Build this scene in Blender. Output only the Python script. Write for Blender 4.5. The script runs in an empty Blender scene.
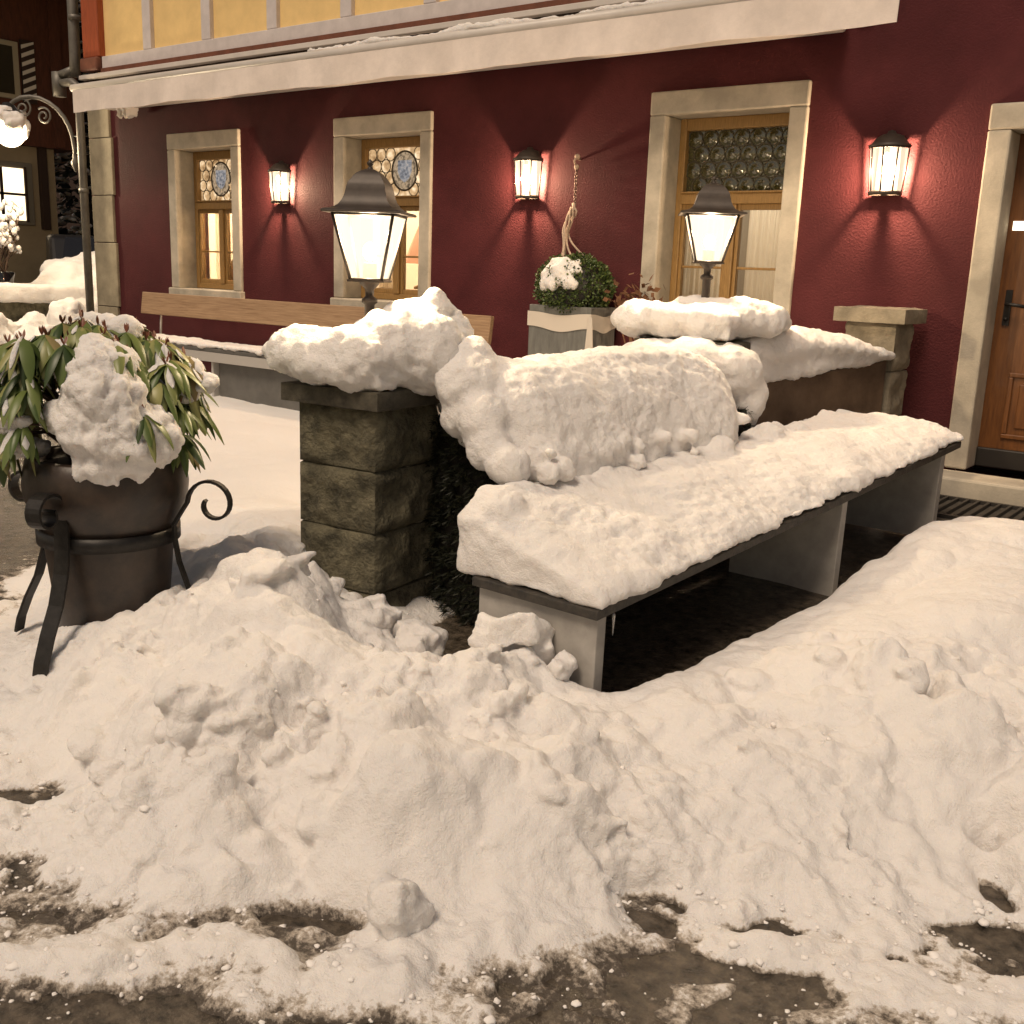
import bpy, bmesh, math, random
import numpy as np
from mathutils import Vector, Matrix
random.seed(7)
PI = math.pi
S = bpy.context.scene
COL = S.collection

# ------------------------------------------------------------------ helpers
class MB:
    """collects shapes; build() links them as one mesh object"""
    def __init__(s): s.v = []; s.f = []; s.sm = []
    def add(s, vs, fs, smooth=False):
        o = len(s.v); s.v += [tuple(p) for p in vs]
        for f in fs: s.f.append(tuple(i + o for i in f)); s.sm.append(smooth)
        return s
    def hexa(s, p):
        return s.add(p, [(0,3,2,1),(4,5,6,7),(0,1,5,4),(1,2,6,5),(2,3,7,6),(3,0,4,7)])
    def box(s, x0,x1,y0,y1,z0,z1):
        return s.hexa([(x0,y0,z0),(x1,y0,z0),(x1,y1,z0),(x0,y1,z0),(x0,y0,z1),(x1,y0,z1),(x1,y1,z1),(x0,y1,z1)])
    def obox(s, c, size, rz=0, rx=0, ry=0):
        m = Matrix.Rotation(rz,3,'Z') @ Matrix.Rotation(ry,3,'Y') @ Matrix.Rotation(rx,3,'X')
        h = [q*0.5 for q in size]; P = []
        for z in (-1,1):
            for x,y in ((-1,-1),(1,-1),(1,1),(-1,1)):
                P.append(tuple(Vector(c) + m @ Vector((x*h[0],y*h[1],z*h[2]))))
        return s.hexa(P)
    def tube(s, pts, r, n=8, flat=None, cap=True):
        pts = [Vector(p) for p in pts]; rr = r if isinstance(r,(list,tuple)) else [r]*len(pts)
        rings = []; up = None
        for i,p in enumerate(pts):
            t = (pts[min(i+1,len(pts)-1)] - pts[max(i-1,0)])
            t = t.normalized() if t.length > 1e-9 else Vector((0,0,1))
            if up is None:
                up = Vector((0,0,1)) if abs(t.z) < .9 else Vector((1,0,0))
            a = t.cross(up)
            if a.length < 1e-4: a = t.cross(Vector((0,1,0)))
            a.normalize(); b = a.cross(t).normalized(); up = b
            ring = []
            for k in range(n):
                an = 2*PI*k/n
                fa, fb = (1,1) if flat is None else flat
                ring.append(p + a*math.cos(an)*rr[i]*fa + b*math.sin(an)*rr[i]*fb)
            rings.append(ring)
        V = [q for rg in rings for q in rg]; F = []
        for i in range(len(rings)-1):
            for k in range(n):
                F.append((i*n+k, i*n+(k+1)%n, (i+1)*n+(k+1)%n, (i+1)*n+k))
        if cap:
            F.append(tuple(reversed(range(n)))); F.append(tuple((len(rings)-1)*n+k for k in range(n)))
        return s.add(V, F, True)
    def ribbon(s, pts, side, w, t):
        """flat bar: centre line pts, wide direction 'side', width w, thickness t"""
        pts = [Vector(p) for p in pts]; side = Vector(side).normalized(); V = []; F = []
        for i,p in enumerate(pts):
            tg = (pts[min(i+1,len(pts)-1)] - pts[max(i-1,0)]).normalized()
            nrm = side.cross(tg).normalized()
            for a,b in ((-1,-1),(1,-1),(1,1),(-1,1)): V.append(p + side*a*w/2 + nrm*b*t/2)
        for i in range(len(pts)-1):
            for k in range(4): F.append((i*4+k, i*4+(k+1)%4, (i+1)*4+(k+1)%4, (i+1)*4+k))
        F.append((3,2,1,0)); e = (len(pts)-1)*4; F.append((e,e+1,e+2,e+3))
        return s.add(V, F)
    def lathe(s, prof, c=(0,0,0), n=32, rot=0, smooth=True, a0=0, a1=2*PI):
        full = abs(a1-a0-2*PI) < 1e-6; m = n if full else n+1
        V = []; F = []
        for r,z in prof:
            for k in range(m):
                a = rot + a0 + (a1-a0)*k/n
                V.append((c[0]+r*math.cos(a), c[1]+r*math.sin(a), c[2]+z))
        for i in range(len(prof)-1):
            for k in range(n):
                k2 = (k+1)%m
                F.append((i*m+k, i*m+k2, (i+1)*m+k2, (i+1)*m+k))
        return s.add(V, F, smooth)
    def ball(s, c, r, n=10, sc=(1,1,1)):
        prof = [(max(1e-4,math.sin(PI*i/n))*1.0, -math.cos(PI*i/n)) for i in range(n+1)]
        V=[];F=[];m=n*2
        for a,z in prof:
            for k in range(m):
                t=2*PI*k/m; V.append((c[0]+r*sc[0]*a*math.cos(t), c[1]+r*sc[1]*a*math.sin(t), c[2]+r*sc[2]*z))
        for i in range(n):
            for k in range(m): F.append((i*m+k,i*m+(k+1)%m,(i+1)*m+(k+1)%m,(i+1)*m+k))
        return s.add(V,F,True)
    def build(s, name, mat, parent=None, bevel=0, seg=2, loc=None):
        me = bpy.data.meshes.new(name); me.from_pydata(s.v, [], s.f); me.update()
        me.polygons.foreach_set('use_smooth', s.sm)
        o = bpy.data.objects.new(name, me); COL.objects.link(o)
        if mat: me.materials.append(mat)
        if parent: o.parent = parent
        if loc: o.location = loc
        if bevel:
            b = o.modifiers.new('b','BEVEL'); b.width = bevel; b.segments = seg; b.limit_method = 'ANGLE'; b.harden_normals = False
        return o

def tag(o, label=None, cat=None, group=None, kind=None):
    if label: o['label'] = label
    if cat: o['category'] = cat
    if group: o['group'] = group
    if kind: o['kind'] = kind
    return o
def empty(name, loc, label, cat, rz=0, group=None):
    o = bpy.data.objects.new(name, None); COL.objects.link(o); o.location = loc; o.rotation_euler.z = rz
    o.empty_display_size = .1
    return tag(o, label, cat, group)
def copy_tree(o, parent=None):
    c = o.copy(); COL.objects.link(c)
    if parent: c.parent = parent
    for ch in list(o.children): copy_tree(ch, c)
    return c

# ------------------------------------------------------------------ noise (vectorised)
def _h(ix, iy, iz, seed):
    h = (ix.astype(np.int64)*374761393 + iy.astype(np.int64)*668265263 + iz.astype(np.int64)*2147483647 + seed*1274126177) & 0xFFFFFFFF
    h = ((h ^ (h >> 13)) * 1274126177) & 0xFFFFFFFF
    h = ((h ^ (h >> 16)) * 2246822519) & 0xFFFFFFFF
    return ((h ^ (h >> 15)) & 0xFFFFFF) / float(0x1000000)
def vnoise3(x, y, z, seed=0):
    ix=np.floor(x); iy=np.floor(y); iz=np.floor(z); fx=x-ix; fy=y-iy; fz=z-iz
    u=fx*fx*fx*(fx*(fx*6-15)+10); v=fy*fy*fy*(fy*(fy*6-15)+10); w=fz*fz*fz*(fz*(fz*6-15)+10)
    r=0
    for dx in (0,1):
        for dy in (0,1):
            for dz in (0,1):
                wt=(u if dx else 1-u)*(v if dy else 1-v)*(w if dz else 1-w)
                r=r+wt*_h(ix+dx,iy+dy,iz+dz,seed)
    return r*2-1
def vnoise2(x, y, seed=0):
    ix=np.floor(x); iy=np.floor(y); fx=x-ix; fy=y-iy; zz=np.zeros_like(ix)
    u=fx*fx*fx*(fx*(fx*6-15)+10); v=fy*fy*fy*(fy*(fy*6-15)+10)
    r=0
    for dx in (0,1):
        for dy in (0,1):
            r=r+(u if dx else 1-u)*(v if dy else 1-v)*_h(ix+dx,iy+dy,zz,seed)
    return r*2-1
def fbm2(x,y,f,oct=4,seed=0,gain=.5):
    r=0;a=1;t=0
    for k in range(oct):
        # rotate each octave so the lattice never shows
        c,s_=math.cos(.7+k*1.1),math.sin(.7+k*1.1)
        r=r+a*vnoise2((x*c-y*s_)*f+17.3*k,(x*s_+y*c)*f-9.1*k,seed+k); t+=a; a*=gain; f*=2.03
    return r/t
def fbm3(p,f,oct=3,seed=0,gain=.5):
    r=0;a=1;t=0
    for k in range(oct):
        c,s_=math.cos(.6+k),math.sin(.6+k)
        x=p[:,0]*c-p[:,1]*s_; y=p[:,0]*s_+p[:,1]*c; z=p[:,2]*.93+p[:,0]*.21
        r=r+a*vnoise3(x*f+5.2*k,y*f+1.3*k,z*f,seed+k); t+=a; a*=gain; f*=2.03
    return r/t
def clods2(x,y,cell,seed,rmin=.35,rmax=.85,flat=.75):
    """rounded snow clods: union (max) of domes scattered on a jittered lattice"""
    gx=np.floor(x/cell); gy=np.floor(y/cell); best=np.zeros_like(x); zz=np.zeros_like(gx)
    for dx in (-1,0,1):
        for dy in (-1,0,1):
            cx=gx+dx; cy=gy+dy
            px=(cx+_h(cx,cy,zz,seed))*cell; py=(cy+_h(cx,cy,zz,seed+1))*cell
            r=(rmin+(rmax-rmin)*_h(cx,cy,zz,seed+2)**1.5)*cell
            e=.7+.6*_h(cx,cy,zz,seed+3)
            d2=((x-px)*e)**2+((y-py)/e)**2
            best=np.maximum(best, np.sqrt(np.maximum(0,r*r-d2))*flat)
    return best/cell
def chunks2(x,y,cell,seed,tilt=.5):
    """broken slabs: every lattice cell a tilted plate at its own height"""
    gx=np.floor(x/cell); gy=np.floor(y/cell); bd=np.full_like(x,9e9); out=np.zeros_like(x); zz=np.zeros_like(gx)
    for dx in (-1,0,1):
        for dy in (-1,0,1):
            cx=gx+dx; cy=gy+dy
            px=(cx+_h(cx,cy,zz,seed))*cell; py=(cy+_h(cx,cy,zz,seed+1))*cell
            d=(x-px)**2+(y-py)**2
            v=(_h(cx,cy,zz,seed+2)-.5)+tilt*((x-px)*(_h(cx,cy,zz,seed+3)-.5)+(y-py)*(_h(cx,cy,zz,seed+4)-.5))*2/cell
            m=d<bd; out=np.where(m,v,out); bd=np.where(m,d,bd)
    return out
def blur(G,n=1):
    for _ in range(n):
        P=np.pad(G,1,mode='edge'); G=(P[:-2,1:-1]+P[2:,1:-1]+P[1:-1,:-2]+P[1:-1,2:]+2*G)/6
    return G
def clods3(p,cell,seed,rmin=.4,rmax=.85):
    g=np.floor(p/cell); best=np.zeros(len(p))
    for dx in (-1,0,1):
        for dy in (-1,0,1):
            for dz in (-1,0,1):
                c=g+np.array([dx,dy,dz])
                q=np.stack([(c[:,k]+_h(c[:,0],c[:,1],c[:,2],seed+k))*cell for k in range(3)],1)
                r=(rmin+(rmax-rmin)*_h(c[:,0],c[:,1],c[:,2],seed+5))*cell
                d2=((p-q)**2).sum(1)
                best=np.maximum(best,np.sqrt(np.maximum(0,r*r-d2)))
    return best/cell

# ------------------------------------------------------------------ materials
def mat(name, col, rough=.6, metal=0, spec=.5, var=0, vscale=8, bump=0, bscale=60, bdist=.01, sss=0, col2=None, detail=6, stretch=None, coat=0):
    m = bpy.data.materials.new(name); m.use_nodes = True; nt = m.node_tree; b = nt.nodes['Principled BSDF']
    b.inputs['Base Color'].default_value = (*col,1); b.inputs['Roughness'].default_value = rough
    b.inputs['Metallic'].default_value = metal; b.inputs['Specular IOR Level'].default_value = spec
    if coat: b.inputs['Coat Weight'].default_value = coat
    tc = nt.nodes.new('ShaderNodeTexCoord'); src = tc.outputs['Object']
    if stretch:
        mp = nt.nodes.new('ShaderNodeMapping'); mp.inputs['Scale'].default_value = stretch
        nt.links.new(src, mp.inputs['Vector']); src = mp.outputs['Vector']
    if var or col2:
        n = nt.nodes.new('ShaderNodeTexNoise'); n.inputs['Scale'].default_value = vscale; n.inputs['Detail'].default_value = detail; n.inputs['Roughness'].default_value = .65
        nt.links.new(src, n.inputs['Vector'])
        r = nt.nodes.new('ShaderNodeValToRGB'); nt.links.new(n.outputs['Fac'], r.inputs['Fac'])
        c2 = col2 if col2 else tuple(min(1,c*(1+var)) for c in col)
        c1 = col if col2 else tuple(c*(1-var) for c in col)
        r.color_ramp.elements[0].position = .34; r.color_ramp.elements[1].position = .66
        r.color_ramp.elements[0].color = (*c1,1); r.color_ramp.elements[1].color = (*c2,1)
        nt.links.new(r.outputs['Color'], b.inputs['Base Color'])
    if bump:
        n2 = nt.nodes.new('ShaderNodeTexNoise'); n2.inputs['Scale'].default_value = bscale; n2.inputs['Detail'].default_value = 5; n2.inputs['Roughness'].default_value = .6
        nt.links.new(src, n2.inputs['Vector'])
        bp = nt.nodes.new('ShaderNodeBump'); bp.inputs['Strength'].default_value = bump; bp.inputs['Distance'].default_value = bdist
        nt.links.new(n2.outputs['Fac'], bp.inputs['Height']); nt.links.new(bp.outputs['Normal'], b.inputs['Normal'])
    if sss:
        b.inputs['Subsurface Weight'].default_value = sss; b.inputs['Subsurface Radius'].default_value = (1,.8,.6); b.inputs['Subsurface Scale'].default_value = .03
    return m
def snow_mat(name, dirt=False):
    m = bpy.data.materials.new(name); m.use_nodes = True; nt = m.node_tree; N = nt.nodes; L = nt.links; b = N['Principled BSDF']
    b.inputs['Base Color'].default_value = (.86,.83,.80,1); b.inputs['Roughness'].default_value = .75; b.inputs['Specular IOR Level'].default_value = .3
    b.inputs['Subsurface Weight'].default_value = .45; b.inputs['Subsurface Radius'].default_value = (1,.86,.72); b.inputs['Subsurface Scale'].default_value = .022
    tc = N.new('ShaderNodeTexCoord')
    hs = []
    for sc,det,amp in ((48,6,1.0),(160,4,.5),(420,3,.22)):
        n = N.new('ShaderNodeTexNoise'); n.inputs['Scale'].default_value = sc; n.inputs['Detail'].default_value = det; n.inputs['Roughness'].default_value = .6
        L.new(tc.outputs['Object'], n.inputs['Vector'])
        mu = N.new('ShaderNodeMath'); mu.operation = 'MULTIPLY'; mu.inputs[1].default_value = amp; L.new(n.outputs['Fac'], mu.inputs[0]); hs.append(mu)
    a = N.new('ShaderNodeMath'); L.new(hs[0].outputs[0], a.inputs[0]); L.new(hs[1].outputs[0], a.inputs[1])
    a2 = N.new('ShaderNodeMath'); L.new(a.outputs[0], a2.inputs[0]); L.new(hs[2].outputs[0], a2.inputs[1])
    bp = N.new('ShaderNodeBump'); bp.inputs['Strength'].default_value = .7; bp.inputs['Distance'].default_value = .016
    L.new(a2.outputs[0], bp.inputs['Height']); L.new(bp.outputs['Normal'], b.inputs['Normal'])
    if dirt:
        at = N.new('ShaderNodeAttribute'); at.attribute_name = 'slush'
        n = N.new('ShaderNodeTexNoise'); n.inputs['Scale'].default_value = 55; n.inputs['Detail'].default_value = 8; n.inputs['Roughness'].default_value = .7
        L.new(tc.outputs['Object'], n.inputs['Vector'])
        ad = N.new('ShaderNodeMath'); ad.operation = 'MULTIPLY_ADD'; ad.inputs[1].default_value = 1.5; ad.inputs[2].default_value = -.75
        L.new(n.outputs['Fac'], ad.inputs[0])
        s2 = N.new('ShaderNodeMath'); s2.operation='ADD'; s2.use_clamp = True; L.new(at.outputs['Fac'], s2.inputs[0]); L.new(ad.outputs[0], s2.inputs[1])
        mk = N.new('ShaderNodeMath'); mk.operation='MULTIPLY'; mk.use_clamp=True; L.new(s2.outputs[0], mk.inputs[0]); 
        r0 = N.new('ShaderNodeMapRange'); r0.inputs['From Min'].default_value=.0; r0.inputs['From Max'].default_value=.25; L.new(at.outputs['Fac'], r0.inputs['Value']); L.new(r0.outputs[0], mk.inputs[1])
        r = N.new('ShaderNodeValToRGB'); e = r.color_ramp.elements
        e[0].position=.35; e[0].color=(.86,.83,.80,1); e[1].position=.8; e[1].color=(.095,.078,.062,1)
        k = e.new(.55); k.color=(.50,.44,.37,1)
        L.new(mk.outputs[0], r.inputs['Fac']); L.new(r.outputs['Color'], b.inputs['Base Color'])
        rr = N.new('ShaderNodeMapRange'); rr.inputs['To Min'].default_value=.75; rr.inputs['To Max'].default_value=.35; L.new(mk.outputs[0], rr.inputs['Value']); L.new(rr.outputs[0], b.inputs['Roughness'])
    return m
def emit(name, col, strength, see=0.0):
    """light giving frosted pane: emission mixed with clear transmission"""
    m = bpy.data.materials.new(name); m.use_nodes = True; nt = m.node_tree; nt.nodes.remove(nt.nodes['Principled BSDF'])
    out = nt.nodes['Material Output']; e = nt.nodes.new('ShaderNodeEmission'); e.inputs[0].default_value = (*col,1); e.inputs[1].default_value = strength
    if see:
        t = nt.nodes.new('ShaderNodeBsdfTransparent'); mx = nt.nodes.new('ShaderNodeMixShader'); mx.inputs[0].default_value = see
        nt.links.new(e.outputs[0], mx.inputs[1]); nt.links.new(t.outputs[0], mx.inputs[2]); nt.links.new(mx.outputs[0], out.inputs[0])
    else: nt.links.new(e.outputs[0], out.inputs[0])
    return m
def glass(name, refl=.12, tint=(.9,.92,.9), rough=.02):
    m = bpy.data.materials.new(name); m.use_nodes = True; nt = m.node_tree; nt.nodes.remove(nt.nodes['Principled BSDF'])
    out = nt.nodes['Material Output']; t = nt.nodes.new('ShaderNodeBsdfTransparent'); t.inputs[0].default_value = (*tint,1)
    g = nt.nodes.new('ShaderNodeBsdfGlossy'); g.inputs['Roughness'].default_value = rough
    lw = nt.nodes.new('ShaderNodeLayerWeight'); lw.inputs[0].default_value = .25
    ma = nt.nodes.new('ShaderNodeMath'); ma.operation='MULTIPLY_ADD'; ma.inputs[1].default_value=.6; ma.inputs[2].default_value=refl; nt.links.new(lw.outputs['Fresnel'], ma.inputs[0])
    mx = nt.nodes.new('ShaderNodeMixShader'); nt.links.new(ma.outputs[0], mx.inputs[0])
    nt.links.new(t.outputs[0], mx.inputs[1]); nt.links.new(g.outputs[0], mx.inputs[2]); nt.links.new(mx.outputs[0], out.inputs[0])
    return m

M = dict(
 snow = snow_mat('snow'), bank = snow_mat('snow_bank', True),
 road = mat('wet_road', (.020,.016,.011), .22, var=.0, col2=(.13,.105,.078), vscale=22, bump=.6, bscale=70, bdist=.012),
 red = mat('red_plaster', (.079,.0175,.0200), .75, var=.2, vscale=1.6, bump=.45, bscale=70, bdist=.012, spec=.18),
 stone = mat('pale_sandstone', (.45,.405,.325), .85, var=.22, vscale=4, bump=.3, bscale=90, bdist=.006),
 quoin = mat('old_sandstone', (.30,.26,.18), .85, var=.25, vscale=4, bump=.4, bscale=60, bdist=.008),
 pillar = mat('mossy_stone', (.055,.050,.032), .9, col2=(.20,.18,.115), vscale=11, bump=.9, bscale=38, bdist=.03),
 pillar_cap = mat('dark_capstone', (.045,.04,.03), .85, col2=(.10,.088,.062), vscale=16, bump=.6, bscale=60, bdist=.01),
 pale_pillar = mat('pale_rubble_stone', (.25,.215,.155), .9, var=.25, vscale=7, bump=.6, bscale=50, bdist=.012),
 yellow = mat('yellow_plaster', (.86,.62,.27), .8, var=.07, vscale=4, bump=.2, bscale=90),
 timber = mat('grey_painted_timber', (.64,.59,.58), .6, var=.08, vscale=9, bump=.12, bscale=40),
 orange = mat('orange_timber', (.34,.075,.025), .6, var=.2, vscale=12, stretch=(6,6,.6)),
 brownboard = mat('brown_board', (.16,.055,.03), .7, var=.2, vscale=10),
 awning = mat('awning_cloth', (.84,.75,.68), .85, var=.10, vscale=3.5, bump=.15, bscale=25, bdist=.02),
 awn_metal = mat('white_painted_metal', (.62,.58,.54), .4, var=.06, vscale=4),
 zinc = mat('weathered_zinc_pipe', (.15,.14,.12), .5, metal=.3, var=.25, vscale=6),
 oak = mat('oak_frame', (.30,.175,.058), .5, var=.3, vscale=16, stretch=(10,10,.8), spec=.5),
 plank = mat('larch_plank', (.25,.15,.08), .6, col2=(.43,.285,.165), vscale=6, stretch=(.6,9,13), bump=.15, bscale=25),
 door = mat('varnished_door_wood', (.098,.035,.009), .4, col2=(.175,.066,.016), vscale=7, stretch=(9,9,.9), spec=.5, coat=.2),
 doordark = mat('dark_door_base', (.02,.017,.014), .5),
 iron = mat('black_wrought_iron', (.022,.020,.018), .45, metal=.4, var=.3, vscale=30, bump=.25, bscale=120, bdist=.003),
 bronze = mat('brown_lantern_metal', (.060,.046,.036), .5, metal=.2, var=.2, vscale=20),
 pot = mat('dark_glazed_clay', (.014,.010,.008), .40, col2=(.048,.031,.021), vscale=10, bump=.2, bscale=60, bdist=.004, spec=.6),
 white_paint = mat('white_bench_leg', (.36,.34,.31), .6, var=.17, vscale=7, bump=.2, bscale=60, bdist=.004),
 slab = mat('dark_bench_slab', (.022,.02,.018), .6, col2=(.06,.052,.042), vscale=30, bump=.3, bscale=90),
 rust = mat('brown_wall_slab', (.085,.052,.031), .65, col2=(.17,.11,.068), vscale=5, bump=.25, bscale=30),
 greybox = mat('grey_zinc_box', (.18,.18,.165), .5, var=.2, vscale=7, stretch=(4,4,.8), metal=.2),
 ribbon = mat('white_ribbon', (.62,.56,.48), .8),
 grey = mat('grey_bench_panel', (.12,.115,.105), .6, var=.15, vscale=6),
 palegrey = mat('pale_bench_edge', (.42,.40,.37), .6),
 soil = mat('soil', (.03,.022,.015), .95),
 came = mat('lead_came', (.10,.085,.06), .5, metal=.5),
 curtain = mat('curtain_cloth', (.85,.78,.66), .9, var=.08, vscale=6),
 room = mat('warm_room_wall', (.85,.79,.70), .9),
 dimroom = mat('dim_room_wall', (.42,.38,.33), .9),
 rope = mat('jute_rope', (.42,.32,.24), .95, var=.2, vscale=60),
 chain = mat('rusty_chain', (.16,.10,.075), .5, metal=.5),
 dryleaf = mat('dry_brown_leaf', (.16,.075,.035), .8, var=.4, vscale=20),
 black = mat('black_car_glass', (.006,.006,.007), .12, spec=.8),
 carpaint = mat('dark_car_paint', (.012,.012,.014), .35, spec=.6),
 tyre = mat('tyre_rubber', (.012,.012,.012), .8),
 bgred = mat('rust_red_timber_wall', (.085,.026,.012), .85, var=.3, vscale=6, stretch=(5,5,1)),
 bgbeige = mat('beige_plaster', (.30,.24,.16), .9, var=.1, vscale=3),
 bgstone = mat('grey_window_stone', (.17,.15,.12), .9),
 bgframe = mat('beige_window_frame', (.34,.29,.2), .7),
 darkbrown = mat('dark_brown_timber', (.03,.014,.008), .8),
 twig = mat('bare_twig', (.09,.055,.035), .8),
 bark = mat('tree_bark', (.04,.03,.022), .9),
 grate = mat('dark_steel_grate', (.05,.045,.04), .5, metal=.4),
 step = mat('dark_stone_step', (.075,.066,.052), .8, var=.25, vscale=8, bump=.4, bscale=50),
 bulb = emit('lamp_bulb', (1,.78,.48), 30),
 lampglass = emit('lit_lamp_glass', (1,.84,.60), .85, .55),
 ice = glass('ice', .2, (.95,.95,.95)),
 pane = glass('window_glass', .06, (.92,.9,.85)),
)
_c=M['curtain'].node_tree; _p=_c.nodes['Principled BSDF']; _t=_c.nodes.new('ShaderNodeBsdfTranslucent'); _t.inputs[0].default_value=(.92,.87,.78,1)
_m=_c.nodes.new('ShaderNodeMixShader'); _m.inputs[0].default_value=.65; _c.links.new(_p.outputs[0],_m.inputs[1]); _c.links.new(_t.outputs[0],_m.inputs[2]); _c.links.new(_m.outputs[0],_c.nodes['Material Output'].inputs[0])
def leaf_mat(name, cols, rough=.4, trans=.15):
    m = bpy.data.materials.new(name); m.use_nodes = True; nt = m.node_tree; b = nt.nodes['Principled BSDF']
    at = nt.nodes.new('ShaderNodeAttribute'); at.attribute_name = 'tone'
    r = nt.nodes.new('ShaderNodeValToRGB'); nt.links.new(at.outputs['Fac'], r.inputs['Fac'])
    e = r.color_ramp.elements
    e[0].color=(*cols[0],1); e[1].color=(*cols[-1],1)
    for i,c in enumerate(cols[1:-1]): k=e.new((i+1)/(len(cols)-1)); k.color=(*c,1)
    nt.links.new(r.outputs['Color'], b.inputs['Base Color']); b.inputs['Roughness'].default_value = rough
    return m
M['rhodo'] = leaf_mat('rhododendron_leaf', [(.022,.042,.010),(.065,.105,.022),(.15,.19,.05),(.30,.29,.11),(.20,.07,.04)], .42)
M['box'] = leaf_mat('boxwood_leaf', [(.018,.032,.009),(.055,.09,.02),(.12,.15,.035)], .5)
M['needle'] = leaf_mat('yew_needle', [(.006,.008,.005),(.015,.018,.009),(.03,.032,.014)], .6)
def set_tone(o, per_face):
    a = o.data.attributes.new('tone','FLOAT','FACE'); a.data.foreach_set('value', np.array(per_face,dtype=np.float32))

# ------------------------------------------------------------------ snow masses (voxel union of lumps, then clods)
def snow_mass(name, mb, voxel, label, cat='snow', lump=.02, lump_cell=.12, fine=.012, smooth=6, seed=1, group=None, parent=None, m='snow', squash=None):
    me = bpy.data.meshes.new('tmp'); me.from_pydata(mb.v, [], mb.f); me.update()
    o = bpy.data.objects.new('tmp', me); COL.objects.link(o)
    r = o.modifiers.new('r','REMESH'); r.mode = 'VOXEL'; r.voxel_size = voxel
    s = o.modifiers.new('s','SMOOTH'); s.factor = .5; s.iterations = smooth
    dg = bpy.context.evaluated_depsgraph_get(); dg.update()
    me2 = bpy.data.meshes.new_from_object(o.evaluated_get(dg)); bpy.data.objects.remove(o)
    n = len(me2.vertices); co = np.empty(n*3); me2.vertices.foreach_get('co', co); co = co.reshape(-1,3)
    for cell,amp,k in ((lump_cell*2.2,lump*1.4,0),(lump_cell,lump,1),(lump_cell*.42,lump*.45,2)):
        nr = np.empty(n*3); me2.vertices.foreach_get('normal', nr); nr = nr.reshape(-1,3)
        wp = co + .25*cell*np.stack([fbm3(co,1.2/cell,2,seed+90),fbm3(co,1.2/cell,2,seed+91),fbm3(co,1.2/cell,2,seed+92)],1)
        d = (clods3(wp,cell,seed+k*11)-.45)*amp*.75 + fbm3(co,.8/cell,3,seed+k*5+40)*amp*1.1
        co = co + nr*d[:,None]
    nr = np.empty(n*3); me2.vertices.foreach_set('co', co.ravel()); me2.update(); me2.vertices.foreach_get('normal', nr); nr = nr.reshape(-1,3)
    pz=np.clip(.55+1.3*fbm3(co,5,2,seed+60),.1,1.1)
    co = co + nr*((fbm3(co,16,3,seed+7)*.7+fbm3(co,42,3,seed+8,.65)*.6*pz)*fine + (clods3(co+.012*np.stack([fbm3(co,40,2,seed+61),fbm3(co,40,2,seed+62),fbm3(co,40,2,seed+63)],1),.045,seed+64)-.4)*.45*fine*pz)[:,None]
    me2.vertices.foreach_set('co', co.ravel()); me2.update()
    me2.polygons.foreach_set('use_smooth', np.ones(len(me2.polygons),dtype=bool))
    me2.materials.clear(); me2.materials.append(M[m])
    ob = bpy.data.objects.new(name, me2); COL.objects.link(ob)
    if parent: ob.parent = parent
    else: tag(ob, label, cat, group, 'thing')
    return ob

def body(mb, rings):
    n=len(rings[0]); V=[tuple(p) for r in rings for p in r]; F=[]
    for i in range(len(rings)-1):
        for k in range(n): F.append((i*n+k,i*n+(k+1)%n,(i+1)*n+(k+1)%n,(i+1)*n+k))
    F.append(tuple(reversed(range(n)))); F.append(tuple((len(rings)-1)*n+k for k in range(n)))
    mb.add(V,F)
# ------------------------------------------------------------------ camera
EYE = Vector((0,0,1.6)); FPX = 1041.65
Rm = Matrix(((.794,-.165,.586),(.607,.157,-.779),(.036,.974,.225)))
cam = bpy.data.cameras.new('camera'); co_ = bpy.data.objects.new('camera', cam); COL.objects.link(co_)
q = Rm.to_quaternion(); q.normalize()
co_.matrix_world = Matrix.Translation(EYE) @ q.to_matrix().to_4x4()
cam.sensor_width = 36; cam.lens = FPX*36/1024; cam.clip_end = 400; cam.clip_start = .05
S.camera = co_

# ------------------------------------------------------------------ ground
def zbase(y): return np.clip((y-2.6)*.082, 0, .36)
def grid_mesh(name, xs, ys, Z, m, keep=None):
    nx,ny = len(xs),len(ys); X,Y = np.meshgrid(xs,ys)
    co = np.stack([X.ravel(),Y.ravel(),Z.ravel()],1)
    i = np.arange(nx*ny).reshape(ny,nx)
    F = np.stack([i[:-1,:-1].ravel(),i[:-1,1:].ravel(),i[1:,1:].ravel(),i[1:,:-1].ravel()],1)
    if keep is not None:
        kf = keep.ravel()[F].any(1); F = F[kf]
    me = bpy.data.meshes.new(name)
    me.vertices.add(len(co)); me.vertices.foreach_set('co', co.ravel().astype(np.float32))
    me.loops.add(F.size); me.loops.foreach_set('vertex_index', F.ravel().astype(np.int32))
    me.polygons.add(len(F)); me.polygons.foreach_set('loop_start', np.arange(0,F.size,4,dtype=np.int32))
    me.update(calc_edges=True); me.polygons.foreach_set('use_smooth', np.ones(len(F),dtype=bool))
    me.materials.append(M[m]); o = bpy.data.objects.new(name, me); COL.objects.link(o)
    return o
xs = np.concatenate([np.linspace(-80,-10,30)[:-1], np.linspace(-10,4,281), np.linspace(4,60,25)[1:]])
ys = np.concatenate([np.linspace(-40,-1,16)[:-1], np.linspace(-1,8,181), np.linspace(8,90,30)[1:]])
X,Y = np.meshgrid(xs,ys)
Zr = zbase(Y) + .012*fbm2(X,Y,2.2,4,3)*(np.abs(X)<12)
tag(grid_mesh('road', xs, ys, Zr, 'road'), kind='structure')

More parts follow.
